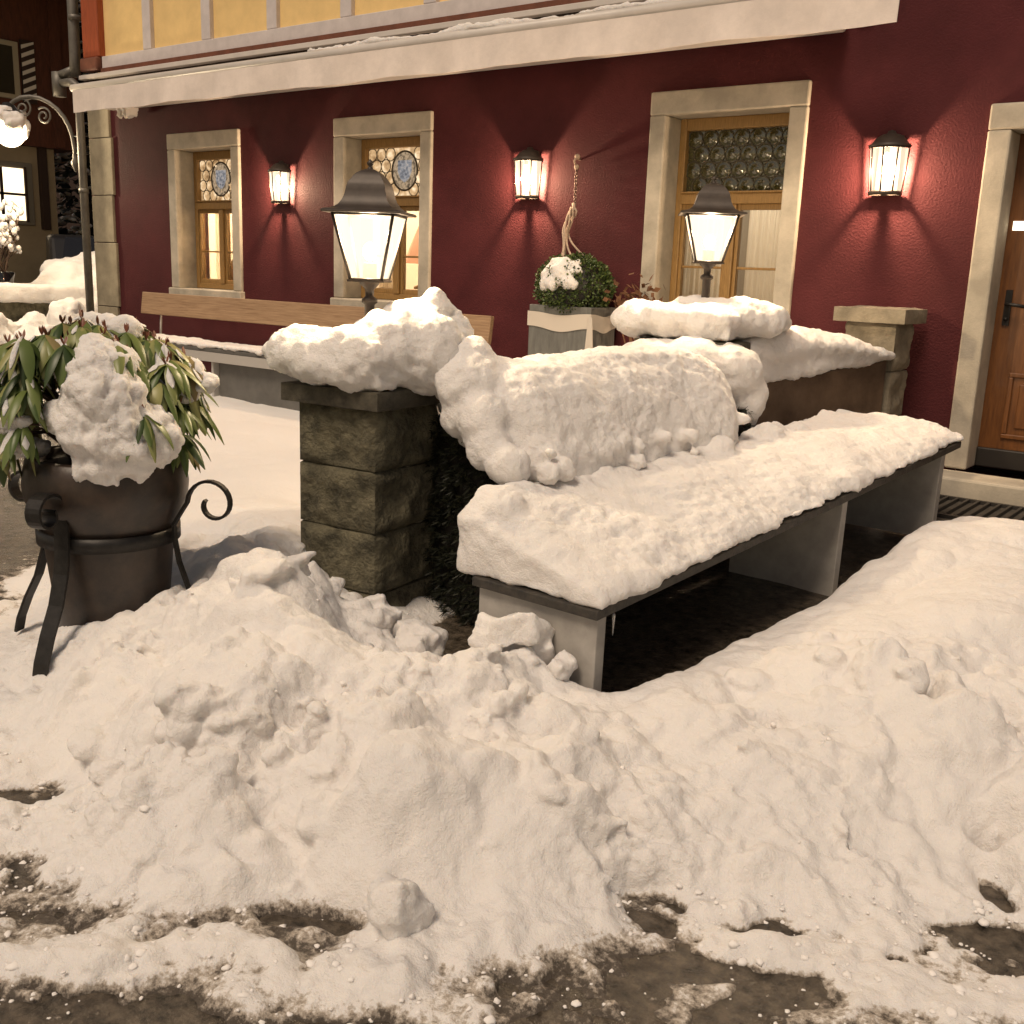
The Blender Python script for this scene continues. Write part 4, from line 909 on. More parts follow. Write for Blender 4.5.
# ------------------------------------------------------------------ the snowed bench in front
A=Vector((-1.80,2.90,.476)); U=Vector((.37,3.0,.318)).normalized(); W=Vector((-.9935,.04,.0)); LEN=3.05
def bp(u,w_,h): p=A+U*u+W*w_; return (p.x,p.y,p.z+h)
bn=empty('stone_bench',(-2.0,4.4,.2),'long bench with dark slab seat on white slab legs, deep in snow','bench'); bpy.context.view_layer.update()
m=MB(); m.hexa([bp(0,0,-.035),bp(LEN,0,-.035),bp(LEN,.58,-.035),bp(0,.58,-.035),bp(0,0,0),bp(LEN,0,0),bp(LEN,.58,0),bp(0,.58,0)]); part(m,'seat','slab',bn,bevel=.004)
for u in (.03,1.78,2.86):
    m=MB(); m.hexa([bp(u,-.0+.025,-.50),bp(u+.05,.025,-.50),bp(u+.05,.57,-.50),bp(u,.57,-.50),bp(u,.02,-.036),bp(u+.05,.02,-.036),bp(u+.05,.57,-.036),bp(u,.57,-.036)]); part(m,'leg','white_paint',bn,bevel=.004)
m=MB(); rnd=random.Random(9)
rings=[]
for i in range(60):
    f=i/59; u=.012+(LEN-.02)*f; hb=.295-.19*f+.014*math.sin(i*.5)+.008*math.sin(i*1.31); j=.010*math.sin(i*.83)+.008*math.sin(i*1.9)+rnd.uniform(-.004,.004); hf=.048+.010*math.sin(i*.37+1)+rnd.uniform(-.004,.004)
    e=min(1,.72+f*8); q=.010*math.sin(i*.61+2)
    rings.append([bp(u,w_,z) for w_,z in ((-.004+j,.002),(-.012+j,.022),(.006+j,hf*.85),(.045+j,hf*1.35*e),(.13,(.105+q-.02*f)*e),(.28,(.165-.06*f+q)*e),(.45,(.235-.13*f)*e),(.60,hb*.98*e),(.68,hb*e),(.68,.002))])
body(m,rings)
for (u,w_,z,r) in ((.14,.56,.20,.10),(.11,.56,.12,.09),(1.6,.56,.17,.09),(2.05,.57,.12,.10),(2.4,.60,.09,.08),(2.2,.62,.14,.06)): m.ball(bp(u,w_,z),r,8)
snow_mass('snow_cover',m,.011,'deep sloping snow blanket lying on the long bench with white slab legs',lump=.010,lump_cell=.2,seed=48,fine=.014,smooth=6)
m=MB(); m.lathe([(.001,0),(.006,-.006),(.005,-.03),(.003,-.06),(.0005,-.085)],bp(.10,.006,-.036),8); tag(m.build('icicle',M['ice']),'thin icicle hanging from the near front corner of the snowed bench','icicle')

# loose clods of shovelled snow
def clod(x,y,r,label,seed,sz=.8,zo=.35,n=4):
    m=MB(); rnd=random.Random(seed); z=snow_z(x,y)
    for k in range(n+4): m.obox((x+rnd.uniform(-.6,.6)*r,y+rnd.uniform(-.6,.6)*r,z+r*zo+rnd.uniform(-.45,.40)*r),(r*rnd.uniform(.5,1.2),r*rnd.uniform(.5,1.1),r*rnd.uniform(.5,1.0)*sz),rnd.uniform(0,3),rnd.uniform(-.5,.5),rnd.uniform(-.5,.5))
    snow_mass('snow_lump',m,.011,label,lump=.010,lump_cell=.07,seed=seed,fine=.012,smooth=8,group='loose snow lumps on the shovelled bank')
clod(-2.10,2.86,.13,'rounded snow lump leaning on the near white bench leg',101,1.0,.45,6)
clod(-2.66,2.90,.11,'jagged snow lump at the right foot of the mossy pillar',102,.9,.4,5)
clod(-2.86,2.86,.10,'small snow lump at the front corner of the mossy pillar',103,.9,.4,4)
clod(-1.93,2.86,.065,'fist-sized snow lump at the foot of the near white bench leg',104,.9,.4,3)
clod(-1.57,1.64,.085,'upright snow lump standing alone near the slushy road edge',105,1.15,.3,5)

# ------------------------------------------------------------------ potted rhododendron
PX,PY,PZ=-3.63,2.21,.125
pot=empty('plant_pot',(PX,PY,PZ),'big dark glazed clay pot with a bulging rim standing in snow','pot'); bpy.context.view_layer.update()
m=MB(); m.lathe([(r_,z_*1.10) for r_,z_ in ((.001,.0),(.190,.0),(.205,.02),(.222,.2),(.245,.40),(.252,.43),(.272,.465),(.298,.52),(.304,.57),(.296,.625),(.285,.665),(.268,.672),(.262,.66),(.262,.60),(.001,.60))],(PX,PY,PZ),56); part(m,'pot_body','pot',pot)
m=MB(); m.lathe([(.26,.69),(.15,.72),(.001,.73)],(PX,PY,PZ),24); part(m,'soil','soil',pot)
sd=empty('pot_stand',(PX,PY,PZ),'black wrought iron stand with ring and scroll-topped legs holding the dark pot','stand'); bpy.context.view_layer.update()
m=MB(); ring=[(PX+.262*math.cos(a),PY+.262*math.sin(a),PZ+.385) for a in [2*PI*k/48 for k in range(49)]]
V=[];F=[]
for k in range(48):
    a=2*PI*k/48
    for r_,z_ in ((.251,PZ+.405),(.266,PZ+.405),(.266,PZ+.46),(.251,PZ+.46)): V.append((PX+r_*math.cos(a),PY+r_*math.sin(a),z_))
for k in range(48):
    for j in range(4): F.append((k*4+j,((k+1)%48)*4+j,((k+1)%48)*4+(j+1)%4,k*4+(j+1)%4))
m.add(V,F,True); part(m,'ring','iron',sd)
def leg(az,w=.056,r0=.095,cx=.375,spread=1.0):
    ca,sa=math.cos(az),math.sin(az); prof=[]
    # scroll above the ring curling outwards, then the S shaped leg to the ground
    n=26
    cz=.57
    for k in range(n+1):
        t=k/n; ang=PI*1.0+ -(2.15*PI)*(1-t); rr=r0*(.30+.70*t)
        prof.append((cx+rr*math.cos(ang),cz+rr*math.sin(ang)))
    prof=[(x,z) for x,z in prof]
    prof+= [(.276,.48),(.277,.42),(.292,.33),(.33,.22),(.385*spread,.12),(.425*spread,.03),(.44*spread,-.03)]
    pts=[(PX+x*ca,PY+x*sa,z+PZ) for x,z in prof]
    m=MB(); m.ribbon(pts,(-sa,ca,0),w,.011); part(m,'leg','iron',sd)
for az,w,r0,cx in ((-68,.06,.085,.36),(26,.024,.105,.44),(112,.05,.085,.36),(205,.05,.085,.36)): leg(math.radians(az),w,r0,cx)

rh=empty('rhododendron',(PX,PY,.72),'drooping green rhododendron bush growing in the dark pot','shrub'); bpy.context.view_layer.update()
rnd=random.Random(21); lm=MB(); tone=[]; stem=MB(); dust=MB()
def leaf(base,d,L,wd,droop,tn):
    """lanceolate leaf folded along its midrib and curling down"""
    d=d.normalized(); side=d.cross(Vector((0,0,1)))
    if side.length<1e-3: side=Vector((1,0,0))
    side.normalize(); n=6; p=Vector(base); V=[]; F=[]; dirv=d.copy(); fold=rnd.uniform(.25,.75)
    for i in range(n+1):
        t=i/n; wv=wd*max(.04,math.sin(PI*min(1,t*.93+.05))**.8)
        nrm=side.cross(dirv).normalized()
        V+=[p-side*wv*math.cos(fold)-nrm*wv*math.sin(fold),p,p+side*wv*math.cos(fold)-nrm*wv*math.sin(fold)]
        p=p+dirv*(L/n); dirv=(dirv+Vector((0,0,-droop/n))).normalized()
    for i in range(n): F+=[(3*i,3*i+1,3*i+4,3*i+3),(3*i+1,3*i+2,3*i+5,3*i+4)]
    lm.add(V,F,True); tone.extend([tn]*(2*n))
    if tn<.95 and rnd.random()<.24:        # snow lying on the leaf
        a,b=sorted((rnd.randint(0,3),rnd.randint(2,5))); b=max(b,a+2); off=Vector((0,0,.005))
        if b<=n:
            k=rnd.uniform(.5,.95); W_=[]
            for i in range(a,b+1):
                mid=V[3*i+1]; e_=.15 if i in(a,b) else k
                W_+=[mid+(V[3*i]-mid)*e_+off,mid+off*2.2,mid+(V[3*i+2]-mid)*e_+off]
            q=b-a; dust.add(W_,[f for i in range(q) for f in ((3*i,3*i+1,3*i+4,3*i+3),(3*i+1,3*i+2,3*i+5,3*i+4))],True)
ros=[]
BC=Vector((PX-.04,PY-.01,PZ+.79))
for i in range(120):
    az=rnd.uniform(0,2*PI); el=rnd.uniform(-.12,1); el=abs(el)**.8*(1 if el>0 else -1); rr=.32*math.cos(el*PI/2*.95)*rnd.uniform(.85,1.12)+.03
    c=BC+Vector((rr*1.05*math.cos(az),rr*1.05*math.sin(az),.12+.30*math.sin(el*PI/2)+rnd.uniform(-.05,.04)))
    v=c-BC; f_=v.x*.61-v.y*.79; l_=v.x*.79+v.y*.61
    if f_>.10 and -.12<l_<.22 and -.1<v.z<.33: continue     # buried under the big clump
    ros.append(c)
    stem.tube([(PX+rnd.uniform(-.06,.06),PY+rnd.uniform(-.06,.06),PZ+.62),tuple((c+BC)/2+Vector((0,0,.02))),tuple(c)],[.009,.006,.004],5)
    out=Vector((math.cos(az),math.sin(az),.0)); nl=rnd.randint(9,13)
    for k in range(nl):
        a=2*PI*k/nl+rnd.uniform(-.25,.25); d=Vector((math.cos(a),math.sin(a),rnd.uniform(-1.1,-.1)))*.8+out*.45*(1-el)
        leaf(c,d,rnd.uniform(.13,.21),rnd.uniform(.017,.027),rnd.uniform(1.2,3.0),min(.86,max(.05,rnd.gauss(.47,.22))))
    for k in range(3): leaf(c,Vector((rnd.gauss(0,.3),rnd.gauss(0,.3),1)),.035,.006,.2,1.0)
o=part(lm,'leaves','rhodo',rh); set_tone(o,tone)
part(stem,'stems','twig',rh)
def bpos(l,f,z):
    l=l+(.085 if f>.19 and abs(l)<.19 else 0); z=z+(.035 if f>.19 else 0); return (BC.x+.79*l+.61*f, BC.y+.61*l-.79*f, BC.z+z)   # l to the viewer's right, f towards the viewer
m=MB()
for (l,f,z,r,s_) in ((.05,.24,.15,.14,1.0),(.10,.25,.03,.15,1.0),(-.02,.25,.05,.13,1.0),(.18,.20,.01,.12,1.0),(-.10,.24,.06,.09,1.0),(.02,.20,.26,.12,.9),(-.02,.15,.31,.09,.8),(.14,.26,-.07,.09,1.0),(.05,.28,-.08,.085,1.0),(.20,.22,-.08,.06,1.0),(-.03,.30,-.09,.04,1.1),(.10,.30,-.12,.04,1.1)):
    m.ball(bpos(l,f,z),r,8,(1,1,s_))
snow_mass('snow_clump',m,.010,'big clump of snow in the middle of the rhododendron, hanging over the pot rim',lump=.017,lump_cell=.07,seed=61,fine=.022,smooth=4)
for i,(l,f,z,r,lb) in enumerate(((-.30,.18,.22,.075,'snow patch on the left shoulder of the rhododendron'),(.34,.0,.26,.085,'snow patch on the right shoulder of the rhododendron'),(-.21,.20,-.05,.075,'snow lump on the pot rim at the left of the rhododendron'),(.05,-.05,.43,.085,'snow patch on the crown of the rhododendron'),(.33,.12,.06,.055,'small snow lump among the right drooping rhododendron leaves'),(-.20,.28,.09,.06,'snow lump caught among the left drooping rhododendron leaves'))):
    m=MB(); rr=random.Random(i+70)
    for k in range(6): m.ball(tuple(Vector(bpos(l,f,z))+Vector((rr.uniform(-.8,.8)*r,rr.uniform(-.8,.8)*r,rr.uniform(-.7,.4)*r))),r*rr.uniform(.45,.8),8,(1,1,.75))
    snow_mass('snow_patch',m,.010,lb,lump=.013,lump_cell=.05,seed=71+i,fine=.010,smooth=3)
m=dust
o=m.build('snow_dusting',M['snow']); attach(o,rh); o['kind']='stuff'

# ------------------------------------------------------------------ wooden bench on the terrace
wb=empty('wooden_bench',(-7.6,6.4,.36),'long wooden bench with a single broad backrest plank under the lit windows','bench'); bpy.context.view_layer.update()
m=MB(); m.obox((-7.63,6.62,1.135),(4.75,.045,.225),0,math.radians(-8)); part(m,'backrest','plank',wb,bevel=.006)
m=MB(); m.box(-10.0,-5.3,6.10,6.52,.765,.80); part(m,'seat','grey',wb,bevel=.005)
m=MB(); m.box(-10.0,-5.3,6.075,6.098,.68,.765); part(m,'seat_edge','palegrey',wb)
for x in (-9.72,-7.5,-5.6): m=MB(); m.tube([(x,6.62,.75),(x,6.64,1.05)],.012,6); part(m,'back_post','palegrey',wb)
for x in (-9.9,-8.17,-6.4,-5.4): m=MB(); m.box(x-.015,x+.015,6.11,6.5,.28,.764); part(m,'leg','palegrey',wb)
m=MB(); m.box(-8.13,-5.45,6.16,6.48,.30,.76); part(m,'side_panel','grey',wb)
m=MB(); m.box(-10.02,-5.32,6.10,6.48,.80,.835)
for i in range(40): m.ball((-10+i*.12,6.12+.02*math.sin(i*1.7),.82),.04,6,(1.6,1,.8))
snow_mass('snow_cover',m,.018,'thin flat snow layer on the seat of the wooden terrace bench',lump=.008,lump_cell=.12,seed=81,fine=.005,smooth=4)

# ------------------------------------------------------------------ planter, boxwood ball, hanging rope
pb=empty('planter_box',(-4.57,6.76,.36),'square grey planter wrapped with a wide white ribbon by the red wall','planter'); bpy.context.view_layer.update()
m=MB(); x0,x1,y0,y1,z0,z1=-4.87,-4.30,6.60,6.95,.36,1.36
m.box(x0,x1,y0,y0+.03,z0,z1); m.box(x0,x1,y1-.03,y1,z0,z1); m.box(x0,x0+.03,y0+.03,y1-.03,z0,z1); m.box(x1-.03,x1,y0+.03,y1-.03,z0,z1); m.box(x0+.03,x1-.03,y0+.03,y1-.03,z0,z1-.06)
part(m,'box_body','greybox',pb,bevel=.006)
V=[];F=[];n=60
pth=[(x0-.008,y1),(x0-.008,y0-.008),(x1+.008,y0-.008),(x1+.008,y1)]
m=MB()
for (p,q_) in zip(pth[:-1],pth[1:]):
    V=[]
    for k in range(n+1):
        t=k/n; x=p[0]+(q_[0]-p[0])*t; y=p[1]+(q_[1]-p[1])*t; dz=-.025*math.sin(PI*t)+.008*math.sin(t*9)
        V+=[(x,y,1.20+dz),(x,y,1.31+dz*.6)]
    m.add(V,[(2*k,2*k+2,2*k+3,2*k+1) for k in range(n)],True)
m.hexa([(x1-.03,y0-.02,1.02),(x1+.05,y0-.03,1.02),(x1+.05,y0-.022,1.02),(x1-.03,y0-.012,1.02),(x1-.01,y0-.02,1.29),(x1+.03,y0-.03,1.29),(x1+.03,y0-.022,1.29),(x1-.01,y0-.012,1.29)])
part(m,'ribbon','ribbon',pb)
bx=empty('boxwood_ball',(-4.57,6.76,1.52),'round clipped boxwood ball partly dusted with snow on the grey planter','shrub'); bpy.context.view_layer.update()
m=MB(); m.ball((-4.57,6.76,1.50),.235,14,(1.14,.85,.86)); part(m,'branch_core','doordark',bx)
rnd=random.Random(8); m=MB(); tone=[]
for i in range(5200):
    v=Vector((rnd.gauss(0,1),rnd.gauss(0,1),rnd.gauss(0,1))).normalized(); k=rnd.uniform(.95,1.13)+.06*math.sin(v.x*9)*math.sin(v.z*8+1)
    p=Vector((-4.57,6.76,1.50))+Vector((v.x*.27*1.06,v.y*.22,v.z*.235*.92))*k
    d=(v+Vector((rnd.gauss(0,.7),rnd.gauss(0,.7),rnd.gauss(0,.7)))).normalized()*.026; s_=d.cross(Vector((rnd.random()-.5,rnd.random()-.5,rnd.random()-.5))).normalized()*.009
    m.add([p,p+d*.5+s_,p+d,p+d*.5-s_],[(0,1,2,3)]); tone.append(min(1,max(0,rnd.gauss(.45,.25)+.25*(k-1.04)*4)))
o=part(m,'leaves','box',bx); set_tone(o,tone)
m=MB(); rr=random.Random(2)
for i in range(95):
    u=rr.uniform(-.9,.45); v=rr.uniform(-.05,.95); a=-PI/2+u*.9+.25; e=.1+v*.9
    if rr.random()>1.15-abs(u+.5): continue
    d=Vector((math.cos(a)*math.cos(e)*1.06,math.sin(a)*math.cos(e)*.82,math.sin(e)*.82)); p=Vector((-4.57,6.76,1.50))+d*.275
    m.ball(tuple(p),rr.uniform(.03,.05),6)
snow_mass('snow_patch',m,.012,'snow patch on the left top of the clipped boxwood ball',lump=.010,lump_cell=.05,seed=92,fine=.006,smooth=6)
hr=empty('hanging_rope',(-4.74,6.95,2.46),'twisted jute rope on a thin chain hanging from a wall hook above the boxwood','rope'); bpy.context.view_layer.update()
m=MB(); m.tube([(-4.73,7,2.46),(-4.73,6.93,2.46),(-4.73,6.915,2.44),(-4.73,6.93,2.42)],.008,6); m.ball((-4.73,6.955,2.475),.022,6); m.ball((-4.73,6.95,2.40),.02,6); part(m,'hook','rope',hr)
m=MB()
for i in range(11):
    z=2.385-i*.026; a=(i%2)*PI/2
    m.tube([(-4.73+.011*math.cos(t)*math.cos(a),6.95+.011*math.cos(t)*math.sin(a),z+.018*math.sin(t)) for t in [2*PI*k/10 for k in range(11)]],.0035,5,cap=False)
part(m,'chain','chain',hr)
m=MB(); rr=random.Random(6)
for k in range(5):
    ph=k*1.3; en=(-4.62+(-.10,-.05,.0,.06,.11)[k],6.76+(.05,-.05,-.07,-.03,.06)[k],1.70)
    pts=[]
    for i in range(15):
        t=i/14; r_=.016*(1-t*.2); x=-4.735+(en[0]+4.735)*max(0,(t-.45)/.55)**1.3; y=6.935+(en[1]-6.935)*t
        pts.append((x+r_*math.cos(ph+t*7),y+r_*math.sin(ph+t*7),2.10-.39*t))
    m.tube(pts,.008,6)
m.tube([(-4.735,6.94,2.13),(-4.72,6.93,2.09),(-4.75,6.93,2.05),(-4.72,6.93,2.02)],.014,6); m.tube([(-4.72,6.93,2.10),(-4.69,6.92,2.07),(-4.70,6.92,2.03)],.008,6)
part(m,'cords','rope',hr)
m=MB(); rr=random.Random(15)
for i in range(120):
    p=Vector((-3.98+rr.gauss(0,.10),6.7+rr.gauss(0,.08),1.42+rr.gauss(0,.07))); d=Vector((rr.gauss(0,1),rr.gauss(0,1),rr.gauss(0,.7))).normalized()*.07; s_=d.cross(Vector((rr.random(),rr.random(),rr.random()))).normalized()*.02
    m.add([p,p+d*.5+s_,p+d,p+d*.5-s_],[(0,1,2,3)])
for i in range(10): m.tube([(-3.98,6.72,.4),(-3.98+rr.gauss(0,.05),6.72,1.0),(-3.98+rr.gauss(0,.1),6.7,1.42)],.006,5)
tag(m.build('dry_plant',M['dryleaf']),'dry brown leafy plant between the planter and the dark bullseye window','plant')

# ------------------------------------------------------------------ left background
# street lamp on a scrolled arm
sl=empty('street_lamp',(-11.7,6.9,3.0),'snow-plastered glowing street lamp on a scrolled wrought iron arm','street lamp'); bpy.context.view_layer.update()
C0=Vector((-13.0,7.0,0))
LX=Vector((-.876,-.482,0)).normalized() # arm direction, away from the corner of the inn
def arm(l,z): p=Vector((-11.69,6.93,0))+LX*l; return (p.x,p.y,z)
m=MB(); pts=[arm(l,z) for l,z in ((0,2.67),(.0,2.78),(.02,2.92),(.055,3.03),(.11,3.13),(.19,3.22),(.29,3.29),(.40,3.335),(.52,3.35),(.63,3.34),(.72,3.30),(.79,3.25),(.80,3.19))]
m.tube(pts,.024,10)
def spiral(l,z,r,turn,dirn,start):
    return [arm(l+dirn*r*(1-.8*k/24)*math.cos(start+turn*2*PI*k/24),z+r*(1-.8*k/24)*math.sin(start+turn*2*PI*k/24)) for k in range(25)]
m.tube(spiral(.61,3.22,.11,1.6,1,.9),.012,6); m.tube(spiral(.36,3.14,.10,1.6,1,.9),.012,6)
m.lathe([(.001,-.10),(.02,-.08),(.045,-.02),(.05,.02),(.03,.05),(.03,.1)],arm(0,2.63),12)
part(m,'scroll_arm','zinc',sl)
m=MB(); m.tube([(-11.46,7.02,2.95),arm(0.02,2.92)],.018,8); m.tube([(-11.46,7.02,2.75),arm(0,2.74)],.016,8); part(m,'wall_bracket','iron',sl)
M['globe']=emit('lit_globe_glass',(1,.80,.55),2.4)
gc=arm(.80,2.99)
m=MB(); m.ball(gc,.18,14,(1,1,1.1)); part(m,'globe','globe',sl)
m=MB(); m.lathe([(.001,.30),(.05,.29),(.10,.22),(.16,.19)],gc,16); part(m,'hood','iron',sl)
m=MB(); rr=random.Random(5)
for k in range(26):
    v=Vector((rr.gauss(0,1),rr.gauss(0,1),rr.gauss(.9,.8))).normalized(); m.ball(tuple(Vector(gc)+v*.20),rr.uniform(.05,.085),7)
M['glow_snow']=snow_mat('lamp_snow')
bs=M['glow_snow'].node_tree.nodes['Principled BSDF']; bs.inputs['Transmission Weight'].default_value=0
snow_mass('snow_mound',m,.02,'lumpy snow plastered over the street lamp globe',lump=.02,lump_cell=.09,seed=55,fine=.01,smooth=3)
light('street_lamp_light','POINT',(gc[0]+.0,gc[1],gc[2]-.27),45,(1,.78,.5),.08)

bg=empty('background_house',(-17,9,.4),'dim rust-red timber house with beige ground floor across the alley','house'); bpy.context.view_layer.update()
def bpart(args,name,m,label=None,parent=None,bevel=0):
    mb=MB(); mb.box(*args); return part(mb,name,m,parent or bg,label,bevel=bevel)
bpart((-21,-17,3,9.7,0,3.28),'lower_wall','bgbeige'); bpart((-21,-16.85,3,10.1,3.285,6.2),'upper_wall','bgred')
bpart((-16.99,-16.9,9.40,9.52,2.0,3.28),'rain_pipe','darkbrown'); bpart((-16.85,-16.78,9.62,9.80,3.3,6.1),'corner_timber','bgred')
wn=bpart((-17.0,-16.94,8.3,9.28,2.05,3.02),'window','bgstone',bevel=.01); bpy.context.view_layer.update()
M['bgpane']=emit('lit_far_window',(1,.78,.5),1.1)
bpart((-16.938,-16.93,8.36,9.12,2.12,2.92),'pane','bgpane',parent=wn)
mb=MB(); mb.box(-16.93,-16.91,8.36,9.12,2.50,2.54); mb.box(-16.93,-16.91,8.72,8.77,2.12,2.92); mb.box(-16.93,-16.90,9.12,9.16,2.1,2.95); part(mb,'window_bar','darkbrown',wn)
wn=bpart((-16.86,-16.80,8.2,9.10,3.95,4.80),'window','bgframe',bevel=.01); bpy.context.view_layer.update(); bpart((-16.80,-16.795,8.28,9.0,4.02,4.72),'pane','black',parent=wn)
# striped shutter
mb=MB(); mb.box(-16.84,-16.80,9.14,9.36,3.92,4.85); sh=part(mb,'shutter','darkbrown',bg,'dark shutter with white diagonal stripes')
bpy.context.view_layer.update()
mb=MB()
for i in range(7):
    z0=3.93+i*.13; mb.add([(-16.797,9.145,z0),(-16.797,9.355,z0+.10),(-16.797,9.355,min(4.845,z0+.16)),(-16.797,9.145,z0+.06)],[(0,1,2,3)])
part(mb,'stripe','ribbon',sh)
mb=MB(); mb.hexa([(-21,2.5,6.6),(-16.0,2.5,6.0),(-16.0,10.9,5.5),(-21,10.9,6.6),(-21,2.5,6.85),(-16.0,2.5,6.25),(-16.0,10.9,5.72),(-21,10.9,6.85)]); rf=part(mb,'roof','darkbrown',bg)
m=MB(); m.hexa([(-20,2.5,6.75),(-15.85,2.5,6.2),(-15.85,10.95,5.68),(-20,10.95,6.75),(-20,2.5,7.1),(-15.85,2.5,6.45),(-15.85,10.95,5.9),(-20,10.95,7.0)])
snow_mass('snow_cover',m,.06,'snow layer on the eave of the dim background house',lump=.05,lump_cell=.4,seed=57,fine=.02,smooth=4)

# parked car under snow
car=empty('parked_car',(-14.9,9.3,.4),'dark parked car buried in snow in the alley beside the inn','car',rz=math.radians(-28)); bpy.context.view_layer.update()
def prism(mb,prof,y0,y1):
    n=len(prof); V=[(x,y0,z) for x,z in prof]+[(x,y1,z) for x,z in prof]
    mb.add(V,[tuple(range(n)),tuple(reversed(range(n,2*n)))]+[(i+n,(i+1)%n+n,(i+1)%n,i) for i in range(n)])
mb=MB(); prism(mb,[(-2.1,.25),(2.1,.25),(2.15,.55),(2.0,.82),(1.0,.95),(.35,1.48),(-1.2,1.52),(-1.9,1.0),(-2.15,.9)],-.85,.85); mb.build('body',M['carpaint'],car,bevel=.08,seg=3)
mb=MB(); mb.add([(1.02,-.72,.985),(1.02,.72,.985),(.42,.62,1.46),(.42,-.62,1.46)],[(0,1,2,3)]); mb.build('windscreen',M['black'],car)
for x in (-1.35,1.35):
    for y in (-.87,.87):
        mb=MB(); mb.tube([(x,y-.1,.30),(x,y+.1,.30)],.32,24); mb.build('wheel',M['tyre'],car)
cm=car.matrix_world.copy(); m=MB()
def cbox(x0,x1,y0,y1,z0,z1):
    m.hexa([tuple(cm@Vector(p)) for p in ((x0,y0,z0),(x1,y0,z0+0),(x1,y1,z0),(x0,y1,z0),(x0,y0,z1),(x1,y0,z1),(x1,y1,z1),(x0,y1,z1))])
for (x,y,z,r,sz) in ((1.5,0,.98,.75,.45),(1.2,.5,1.0,.5,.5),(1.2,-.5,1.0,.5,.5),(1.9,.4,.85,.6,.55),(1.9,-.4,.85,.6,.55),(2.2,0,.6,.7,.8),(2.2,.6,.5,.6,.8),(2.2,-.6,.5,.6,.8),(.9,0,1.08,.45,.35)):
    p=cm@Vector((x,y,z)); m.ball(tuple(p),r,10,(1,1,sz))
snow_mass('snow_cover',m,.04,'deep snow on the bonnet of the dark parked car',lump=.05,lump_cell=.35,seed=58,fine=.02,smooth=5)

# low garden wall with snow, shovelled heap before it
mb=MB(); mb.hexa([(-13.6,5.2,.2),(-12.55,8.3,.2),(-12.85,8.4,.2),(-13.9,5.3,.2),(-13.6,5.2,1.0),(-12.55,8.3,1.0),(-12.85,8.4,1.0),(-13.9,5.3,1.0)])
tag(mb.build('garden_wall',M['pillar'],bevel=.02),'low dark garden wall topped with snow beside the alley','wall')
m=MB(); m.hexa([(-13.5,5.2,1.0),(-12.45,8.3,1.0),(-12.95,8.4,1.0),(-14.0,5.3,1.0),(-13.5,5.2,1.22),(-12.45,8.3,1.22),(-12.95,8.4,1.22),(-14.0,5.3,1.22)])
snow_mass('snow_cover',m,.03,'smooth snow slab on top of the low dark garden wall',lump=.02,lump_cell=.3,seed=60,fine=.01,smooth=5)
m=MB(); rr=random.Random(12)
for k in range(60):
    t=rr.random(); x=-13.2+1.05*t+rr.uniform(-.1,.9); y=5.2+3.0*t+rr.uniform(-.4,.1); z=rr.uniform(.2,.85)*max(.25,1-abs(x+12.9+.0-1.05*t)/1.3)
    m.ball((x,y,.1+z),rr.uniform(.12,.26),7)
m.hexa([(-13.4,5.1,.1),(-11.9,7.6,.1),(-12.4,8.0,.1),(-13.9,5.3,.1),(-13.1,5.3,.75),(-12.3,7.4,.75),(-12.5,7.8,.75),(-13.4,5.4,.75)])
snow_mass('snow_heap',m,.03,'lumpy shovelled snow heap in front of the low garden wall',lump=.05,lump_cell=.2,seed=63,fine=.02,smooth=3)
# bare shrub with snow tufts
bsx,bsy=-13.25,6.75
bs_=empty('bare_shrub',(bsx,bsy,1.1),'bare twiggy shrub with snow tufts in a small dark tub on the garden wall','shrub'); bpy.context.view_layer.update()
m=MB(); tips=[]; rr=random.Random(31)
for k in range(11):
    a=rr.uniform(0,2*PI); L=rr.uniform(.5,.95); x,y,z=bsx,bsy,1.22; pts=[(x,y,z)]
    for i in range(5):
        x+=math.cos(a)*.06*L+rr.gauss(0,.03); y+=math.sin(a)*.06*L+rr.gauss(0,.03); z+=L/5; pts.append((x,y,z))
        if i>1:
            b=rr.uniform(0,2*PI); m.tube([(x,y,z),(x+.12*math.cos(b),y+.12*math.sin(b),z+.10)],.007,4); tips.append((x+.12*math.cos(b),y+.12*math.sin(b),z+.10))
    m.tube(pts,[.014,.012,.011,.009,.008,.006],5); tips.append(pts[-1])
part(m,'twigs','twig',bs_)
m=MB(); m.lathe([(.001,0),(.13,.0),(.17,.26),(.15,.27),(.001,.24)],(bsx,bsy,1.1),18); part(m,'tub','black',bs_)
m=MB()
for t in tips:
    if rr.random()<.75:
        for k in range(3): m.ball((t[0]+rr.gauss(0,.02),t[1]+rr.gauss(0,.02),t[2]+rr.gauss(.01,.03)),rr.uniform(.018,.042),6,(1,1,1.2))
o=part(m,'snow_tufts','snow',bs_); o['kind']='stuff'
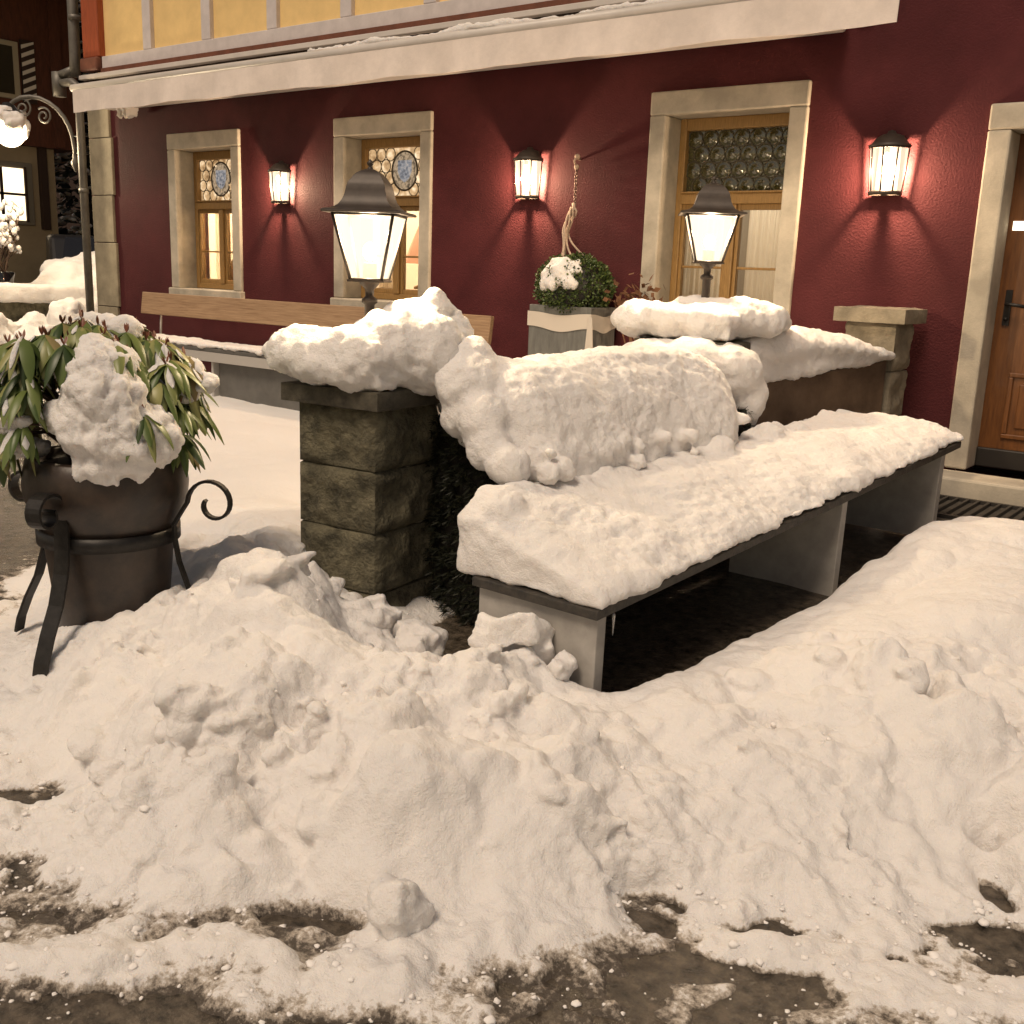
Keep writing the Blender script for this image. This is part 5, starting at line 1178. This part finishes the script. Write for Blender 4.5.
# dark snowy conifer behind
tx,ty=-20.2,12.2
tr=empty('snowy_conifer',(tx,ty,.3),'dark conifer with snow-flecked branches at the end of the alley','tree'); bpy.context.view_layer.update()
m=MB(); m.tube([(tx,ty,.2),(tx+.05,ty,4),(tx,ty,8.6)],[.2,.14,.03],10); part(m,'trunk','bark',tr)
lm2=MB(); sm2=MB(); tone=[]; rr=random.Random(77)
for i in range(2600):
    h=rr.random(); z=.8+7.8*h; R_=1.7*(1-h)+.12; a=rr.uniform(0,2*PI); r=R_*rr.uniform(.35,1); p=Vector((tx+r*math.cos(a),ty+r*math.sin(a),z-.25*r+rr.gauss(0,.08)))
    d=Vector((math.cos(a),math.sin(a),-.35+rr.gauss(0,.2))).normalized()*rr.uniform(.22,.42); s_=Vector((-math.sin(a),math.cos(a),rr.gauss(0,.3)))*rr.uniform(.06,.12)
    lm2.add([p,p+d*.5+s_,p+d,p+d*.5-s_],[(0,1,2,3)]); tone.append(rr.random())
    if rr.random()<.4: q_=p+Vector((0,0,.03)); sm2.ball(tuple(q_+d*.5),rr.uniform(.04,.10),5,(1.3,1.3,.6))
o=part(lm2,'crown','needle',tr); set_tone(o,tone); o=part(sm2,'branch_snow','snow',tr); o['kind']='stuff'
# a dark house closing the alley
bk=MB(); bk.box(-75,-6,24,34,0,12); o=tag(bk.build('dark_house',M['darkbrown']),'unlit dark house front at the far end of the alley','house')

# ------------------------------------------------------------------ light of the evening
wld=bpy.data.worlds.new('World'); S.world=wld; wld.use_nodes=True; nt=wld.node_tree; bgn=nt.nodes['Background']
sky=nt.nodes.new('ShaderNodeTexSky'); sky.sky_type='NISHITA'; sky.sun_disc=False
SUN_EL,SUN_AZ=math.radians(57),math.radians(176)   # azimuth clockwise from +Y: behind the camera
sky.sun_elevation=SUN_EL; sky.sun_rotation=SUN_AZ
mx=nt.nodes.new('ShaderNodeMix'); mx.data_type='RGBA'; mx.blend_type='MULTIPLY'; mx.inputs[0].default_value=1
mx.inputs[7].default_value=(1,.69,.45,1)          # town light on low cloud
nt.links.new(sky.outputs[0],mx.inputs[6]); nt.links.new(mx.outputs[2],bgn.inputs[0]); bgn.inputs[1].default_value=.042
sun=bpy.data.lights.new('sun','SUN'); sun.energy=.86; sun.angle=math.radians(20); sun.color=(1,.825,.64)
so=bpy.data.objects.new('sun',sun); COL.objects.link(so)
dv=Vector((math.sin(SUN_AZ)*math.cos(SUN_EL),math.cos(SUN_AZ)*math.cos(SUN_EL),math.sin(SUN_EL)))
so.rotation_euler=dv.to_track_quat('Z','Y').to_euler()
S.view_settings.view_transform='Standard'; S.view_settings.look='None'; S.view_settings.exposure=1.32; S.view_settings.gamma=1
S.render.engine='CYCLES'; S.cycles.use_denoising=True; S.cycles.max_bounces=7; S.cycles.diffuse_bounces=4; S.cycles.transparent_max_bounces=10
S.cycles.sample_clamp_indirect=4; S.cycles.caustics_reflective=False; S.cycles.caustics_refractive=False
